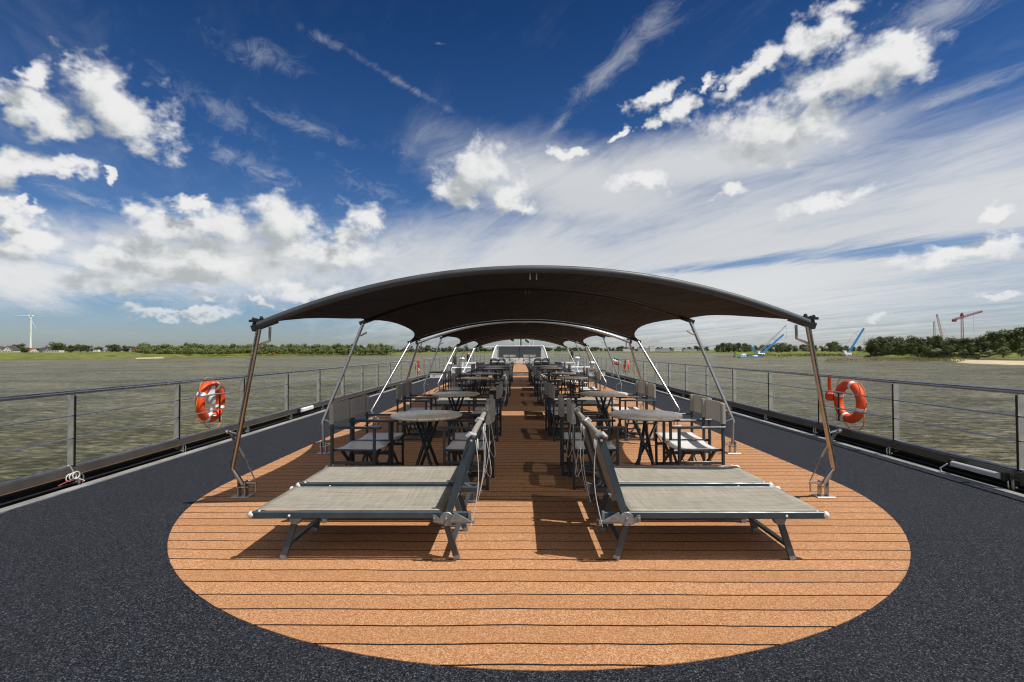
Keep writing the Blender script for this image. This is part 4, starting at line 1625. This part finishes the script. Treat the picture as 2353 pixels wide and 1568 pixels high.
o = tree('willow', 2348, 340, 799, -4.2, 1.25, 'second green bush at the right edge of the sandy beach')
o['group'] = 'bushes on the beach'
o = tree('oak', 2245, 320, 818, -5.2, 1.9, 'low dark scrub at the left end of the sandy beach')
o['group'] = 'bushes on the beach'


# reeds and waterside scrub
def reeds(name, segs, seed, hmin, hmax, n, mm):
    r_ = random.Random(seed)
    b = MB()
    for i in range(n):
        (x0, z0), (x1, z1) = segs[r_.randrange(len(segs))]
        u = r_.random()
        x, Z = x0 + (x1 - x0) * u, z0 + (z1 - z0) * u
        Z *= 1 + r_.uniform(.006, .05)
        base = WZ + .4 + (Z / (z0 + (z1 - z0) * u) - 1.006) * 40
        h = r_.uniform(hmin, hmax)
        a = r_.uniform(0, 3.14)
        wx, wy = math.cos(a) * h * .35, math.sin(a) * h * .35
        px, py = X(x, Z), Z
        b.add([(px - wx, py - wy, base), (px + wx, py + wy, base), (px + wx * .6 + r_.uniform(-.3, .3), py + wy * .6, base + h), (px - wx * .5, py - wy * .5, base + h * .9)], [(0, 1, 2, 3)])
    o = b.build(name, M[mm])
    o['kind'] = 'stuff'
    o['label'] = 'yellow-green reeds and low scrub along the water edge'
    o['category'] = 'reeds'


reeds('reeds', [((380, 640), (520, 690)), ((520, 690), (700, 790)), ((700, 790), (900, 950))], 3, .8, 2.0, 3200, 'reed')
reeds('reeds', [((1700, 505), (1850, 545)), ((1850, 545), (1960, 540)), ((2000, 487), (2150, 437)), ((2150, 437), (2240, 408))], 4, .5, 1.8, 2600, 'reed')
reeds('reeds', [((1895, 306), (2100, 303)), ((2100, 303), (2215, 300))], 5, .2, .6, 1400, 'reed')
reeds('reeds', [((2000, 488), (2150, 438)), ((2150, 438), (2250, 406))], 6, 1.0, 2.4, 1600, 'oak')


# ------------------------------------------------------------------ houses, turbine, caravan
def house(label, x, Z, wd, dp, wall_h, roof_h, wm, rm, gable=True, rz=0.0, ground=1.0, name='house'):
    t = thing(name, label, 'house' if name == 'house' else 'building', (X(x, Z), Z, ground), rz)
    b = MB()
    if gable:
        b.prism([(-wd / 2, -dp / 2, -.5), (wd / 2, -dp / 2, -.5), (wd / 2, -dp / 2, wall_h), (0, -dp / 2, wall_h + roof_h), (-wd / 2, -dp / 2, wall_h)], (0, dp, 0))
    else:
        b.box((0, 0, wall_h / 2 - .25), (wd, dp, wall_h + .5))
    fixn(b.build('wall', M[wm], t))
    b = MB()
    if gable:
        for sx in (-1, 1):
            k = roof_h / (wd / 2)
            e = (wd / 2 + .5)
            b.prism([(sx * e, -dp / 2 - .5, wall_h - k * .5 + .03), (0, -dp / 2 - .5, wall_h + roof_h + .03), (0, -dp / 2 - .5, wall_h + roof_h + .3), (sx * e, -dp / 2 - .5, wall_h - k * .5 + .3)], (0, dp + 1, 0))
    else:
        b.box((0, 0, wall_h + .17), (wd + .4, dp + .4, .3))
    ro = fixn(b.build('roof', M[rm], t))
    if gable:
        MB().box((wd * .18, 0, wall_h + roof_h * .85), (.8, .8, 1.8)).build('chimney', M['roofred'], ro)
    k = max(2, int(wd / 3.2))
    for i in range(k):
        xx = -wd / 2 + (i + .5) * wd / k
        MB().box((xx, -dp / 2 - .02, wall_h * .5), (1.1, .08, 1.3)).build('window', M['glass'], t)
    if gable:
        MB().box((0, -dp / 2 - .02, wall_h + roof_h * .4), (1.0, .08, 1.2)).build('window', M['glass'], t)


house('white gabled farmhouse with dark roof at the far left edge', 26, 640, 13, 11, 3.2, 5.6, 'wall', 'roofdark', rz=R(8))
house('long white farmhouse wing with dark roof cut by the left frame edge', -2, 655, 22, 10, 3.6, 4.6, 'wall', 'roofdark', rz=R(6))
house('red roofed house at the foot of the wind turbine', 72, 700, 13, 9, 2.2, 4.2, 'wall', 'roofred', rz=R(80))
house('dark roofed barn left of the dike trees', 106, 730, 14, 10, 2.6, 5.0, 'greywall', 'roofdark', rz=R(75))
house('long low white shed on the left dike', 124, 690, 22, 8, 3.2, .8, 'wall', 'roofdark', False)
house('small white house with red roof beside the willow belt', 318, 690, 13, 9, 2.6, 4.0, 'wall', 'roofred', rz=R(70), ground=-.6)
house('grey low shed between the round dike trees', 265, 760, 24, 8, 3.4, 1, 'greywall', 'roofdark', False)
for i, (x, wd, h, lb) in enumerate(((1478, 30, 8, 'pale grey slab building on the far shore, leftmost of the far town'), (1498, 16, 13, 'tallest block of the far shore town'),
                                    (1522, 40, 7, 'wide low white hall in the far shore town'), (1556, 22, 9, 'white cubic building in the far shore town'), (1584, 36, 6, 'long pale shed at the right of the far shore town'),
                                    (1440, 22, 7, 'small grey building on the far shore behind the right canopy posts'))):
    house(lb, x, 1420, wd, 14, h, 0, 'wall' if i % 2 else 'greywall', 'roofdark' if i % 2 == 0 else 'white', False, 0, -2, 'building')

t = thing('wind_turbine', 'tall white three bladed wind turbine behind the left bank', 'wind turbine', (X(70, 1100), 1100, -1.5))
b = MB()
b.tube([(0, 0, 0), (0, 0, 40), (0, 0, 82)], [2.3, 1.8, 1.25], 16)
b.build('tower', M['white'], t, True)
b = MB()
b.box((0, 1, 84), (3.2, 9, 3.4), ch=.6)
na = b.build('nacelle', M['white'], t)
MB().lathe([(.3, -6.4), (1.2, -5.6), (1.7, -4.4), (1.7, -3.4)], 14, (0, 0, 84), 'Y').build('hub', M['white'], t, True)
for a in (180, 61, 300):
    ca, sa = math.cos(R(a)), math.sin(R(a))
    b = MB()
    n = 10
    for i in range(n + 1):
        u = i / n
        rr = 1.2 + 35 * u
        ch = (1.0 + 1.3 * min(1, u * 6)) * (1 - .85 * u) if u > .05 else .9
        for s_, q in ((-.35, 0), (0, .35), (.65, 0), (0, -.3)):
            b.v.append((rr * ca - s_ * ch * sa, -5.0 + q * (1.0 - u * .7), 84 + rr * sa + s_ * ch * ca))
    for i in range(n):
        for j in range(4):
            b.f.append((i * 4 + j, i * 4 + (j + 1) % 4, i * 4 + 4 + (j + 1) % 4, i * 4 + 4 + j))
    b.f += [(3, 2, 1, 0), tuple(n * 4 + j for j in range(4))]
    fixn(b.build('blade', M['white'], t))

t = thing('caravan', 'white caravan parked on the grassy dike left of the willow belt', 'caravan', (X(222, 640), 640, 1.1))
b = MB()
b.prism([(-4, -1.2, .5), (4, -1.2, .5), (4.1, -1.2, 1.6), (3.4, -1.2, 3.2), (-3.6, -1.2, 3.2), (-4.1, -1.2, 1.6)], (0, 2.4, 0))
fixn(b.build('body', M['white'], t))
for xx in (-2, 1.5):
    MB().box((xx, -1.22, 2.1), (1.5, .06, .8)).build('window', M['glass'], t)
for xx in (-.9, .9):
    MB().lathe([(.4, -.1), (.42, 0), (.4, .1)], 14, (xx, -1.1, .42), 'Y').build('wheel', M['black'], t, True)
t = thing('channel_marker', 'small orange channel marker standing on the left bank before the willows', 'channel marker', (X(630, 740), 740, -5.4))
MB().tube([(0, 0, 0), (0, 0, 4.6)], .18, 8).build('pole', M['redpaint'], t, True)
b = MB()
b.prism([(-1.3, -.1, 3.2), (1.3, -.1, 3.2), (0, -.1, 5.6)], (0, .2, 0))
fixn(b.build('top_mark', M['orange'], t))


# ------------------------------------------------------------------ cranes
def lattice(b, p, q, w, n, r=.14):
    p, q = Vector(p), Vector(q)
    tdir = (q - p).normalized()
    a = tdir.orthogonal().normalized()
    c = tdir.cross(a)
    cor = [a * w + c * w, a * w - c * w, -a * w - c * w, -a * w + c * w]
    for d in cor:
        b.bar(p + d, q + d * .7, r, r)
    for i in range(n):
        u0, u1 = i / n, (i + 1) / n
        for j in range(4):
            k0, k1 = 1 - .3 * u0, 1 - .3 * u1
            b.bar(p.lerp(q, u0) + cor[j] * k0, p.lerp(q, u1) + cor[(j + 1) % 4] * k1, r * .7, r * .7)


def boom_crane(label, bx, by, tx, ty, Z, big):
    base = Vector((X(bx, Z), Z, Zp(bx, by, Z)))
    tip = Vector((X(tx, Z), Z, Zp(tx, ty, Z)))
    t = thing('floating_crane', label, 'crane', (base.x, Z, WZ + .2), group='blue cranes on the right bank')
    O = Vector((base.x, Z, WZ + .2))
    p0, p1 = base - O, tip - O
    MB().bar(p0, p1, 1.2, 1.6).build('boom', M['blue'], t)
    b = MB()
    b.box((-2, 0, p0.z - 2.0), (7, 6, 3.6), ch=.3)
    b.box((-4.5, 0, p0.z + 1.2), (2.4, 3, 2.8), ch=.2)
    b.build('cabin', M['white'], t)
    MB().lathe([(3.4, p0.z - 6), (3.4, p0.z - 3.8)], 18, (-2, 0, 0)).build('turntable', M['blue'], t, True)
    if big:
        hb = thing('barge', 'low blue and white work barge beside the left blue crane', 'barge', (X(1728, 505), 505, WZ))
        b = MB()
        b.prism([(-13, -3, -.4), (9, -3, -.4), (10, -3, 1.0), (-14, -3, 1.0)], (0, 6, 0))
        fixn(b.build('hull', M['blue'], hb))
        b = MB()
        b.box((-9, 0, 2.0), (5, 4, 2.2), ch=.2)
        b.box((-8.5, 0, 3.7), (2.5, 3, 1.3), ch=.2)
        b.box((3, 0, 1.6), (4, 3, 1.4), ch=.2)
        b.build('cabin', M['white'], hb)
        for xx in (-10.2, -8.2):
            MB().box((xx, -2.03, 2.3), (1.0, .06, .7)).build('window', M['glass'], hb)
        b = MB()
        lattice(b, p0 + Vector((-4, 2, 0)), p1 + Vector((4, 2, 10)), .8, 12)
        b.build('lattice_boom', M['lattice'], t)
        b = MB()
        b.bar(p0 + Vector((-5, 0, 0)), p0 + Vector((-12, 0, 8)), .8, .8)
        b.bar(p0 + Vector((-8, 0, 0)), p0 + Vector((-13, 0, 9)), .8, .8)
        b.build('counter_strut', M['blue'], t)
        top = p1 + Vector((4, 2, 10))
    else:
        top = p1
    b = MB()
    back = p0 + Vector((-7, 0, 3))
    jib = p0.lerp(p1, .72) + Vector((-6, 0, 2.0))
    b.bar(top, jib, .16, .16)
    b.bar(jib, back, .16, .16)
    b.bar(p0.lerp(p1, .7), jib, .4, .4)
    b.tube([top, top + Vector((0, 0, -13))], .09, 6)
    b.ball(top + Vector((0, 0, -13.5)), .6, 8)
    b.build('rigging', M['lattice'], t)


boom_crane('left blue crane with a grey lattice boom leaning right, on a barge', 1752, 812, 1801, 769, 545, True)
boom_crane('right blue crane with a single leaning boom near the dark trees', 1950, 811, 1986, 755, 550, False)

t = thing('tower_crane', 'dark red tower crane rising behind the right bank trees', 'tower crane', (X(2212, 620), 620, -2))
zt = Zp(2212, 727, 620) + 2
b = MB()
lattice(b, (0, 0, 0), (0, 0, zt), 1.3, 22, .34)
b.build('mast', M['redpaint'], t)
b = MB()
j0, j1 = Vector((-10, 0, zt - 4.0)), Vector((25, 0, zt + 6))
lattice(b, j0, j1, 1.1, 14, .34)
b.build('jib', M['redpaint'], t)
b = MB()
b.box((-9.5, 0, zt - 5.2), (4, 2.4, 3.2), ch=.1)
b.build('counterweight', M['redpaint'], t)
b = MB()
b.prism([(-1.6, -1.2, zt), (1.6, -1.2, zt), (.3, -1.2, zt + 4), (-.3, -1.2, zt + 4)], (0, 2.4, 0))
fixn(b.build('cat_head', M['redpaint'], t))
b = MB()
b.tube([(14, 0, zt + 2.5), (14, 0, zt - 18)], .09, 6)
b.ball((14, 0, zt - 18.5), .5, 8)
b.build('hook_line', M['lattice'], t)
for k, (x0, y0, x1, y1, mm, lb) in enumerate(((2148, 782, 2148, 739, 'pinkpaint', 'faded red upright lattice crane behind the trees, left of the pair'),
                                              (2172, 782, 2154, 722, 'pinkpaint', 'faded red leaning lattice crane behind the trees, right of the pair'))):
    Z = 700
    p0, p1 = Vector((X(x0, Z), Z, -2)), Vector((X(x1, Z), Z, Zp(x1, y1, Z)))
    t = thing('lattice_crane', lb, 'crane', p0, group='faded red lattice cranes')
    b = MB()
    lattice(b, (0, 0, 0), p1 - p0, 1.1, 20, .30)
    b.build('boom', M[mm], t)
    b = MB()
    if k:
        b.bar(p1 - p0, Vector((2, 0, 12)), .16, .16)
        b.bar(p1 - p0, Vector((9, 0, 8)), .16, .16)
    b.bar(p1 - p0, p1 - p0 + Vector((1.5 - 3 * (1 - k), 0, -18)), .14, .14)
    b.build('rigging', M['lattice'], t)
    MB().box((1, 0, 1.8), (6, 4, 3.4), ch=.3).build('cabin', M[mm], t)
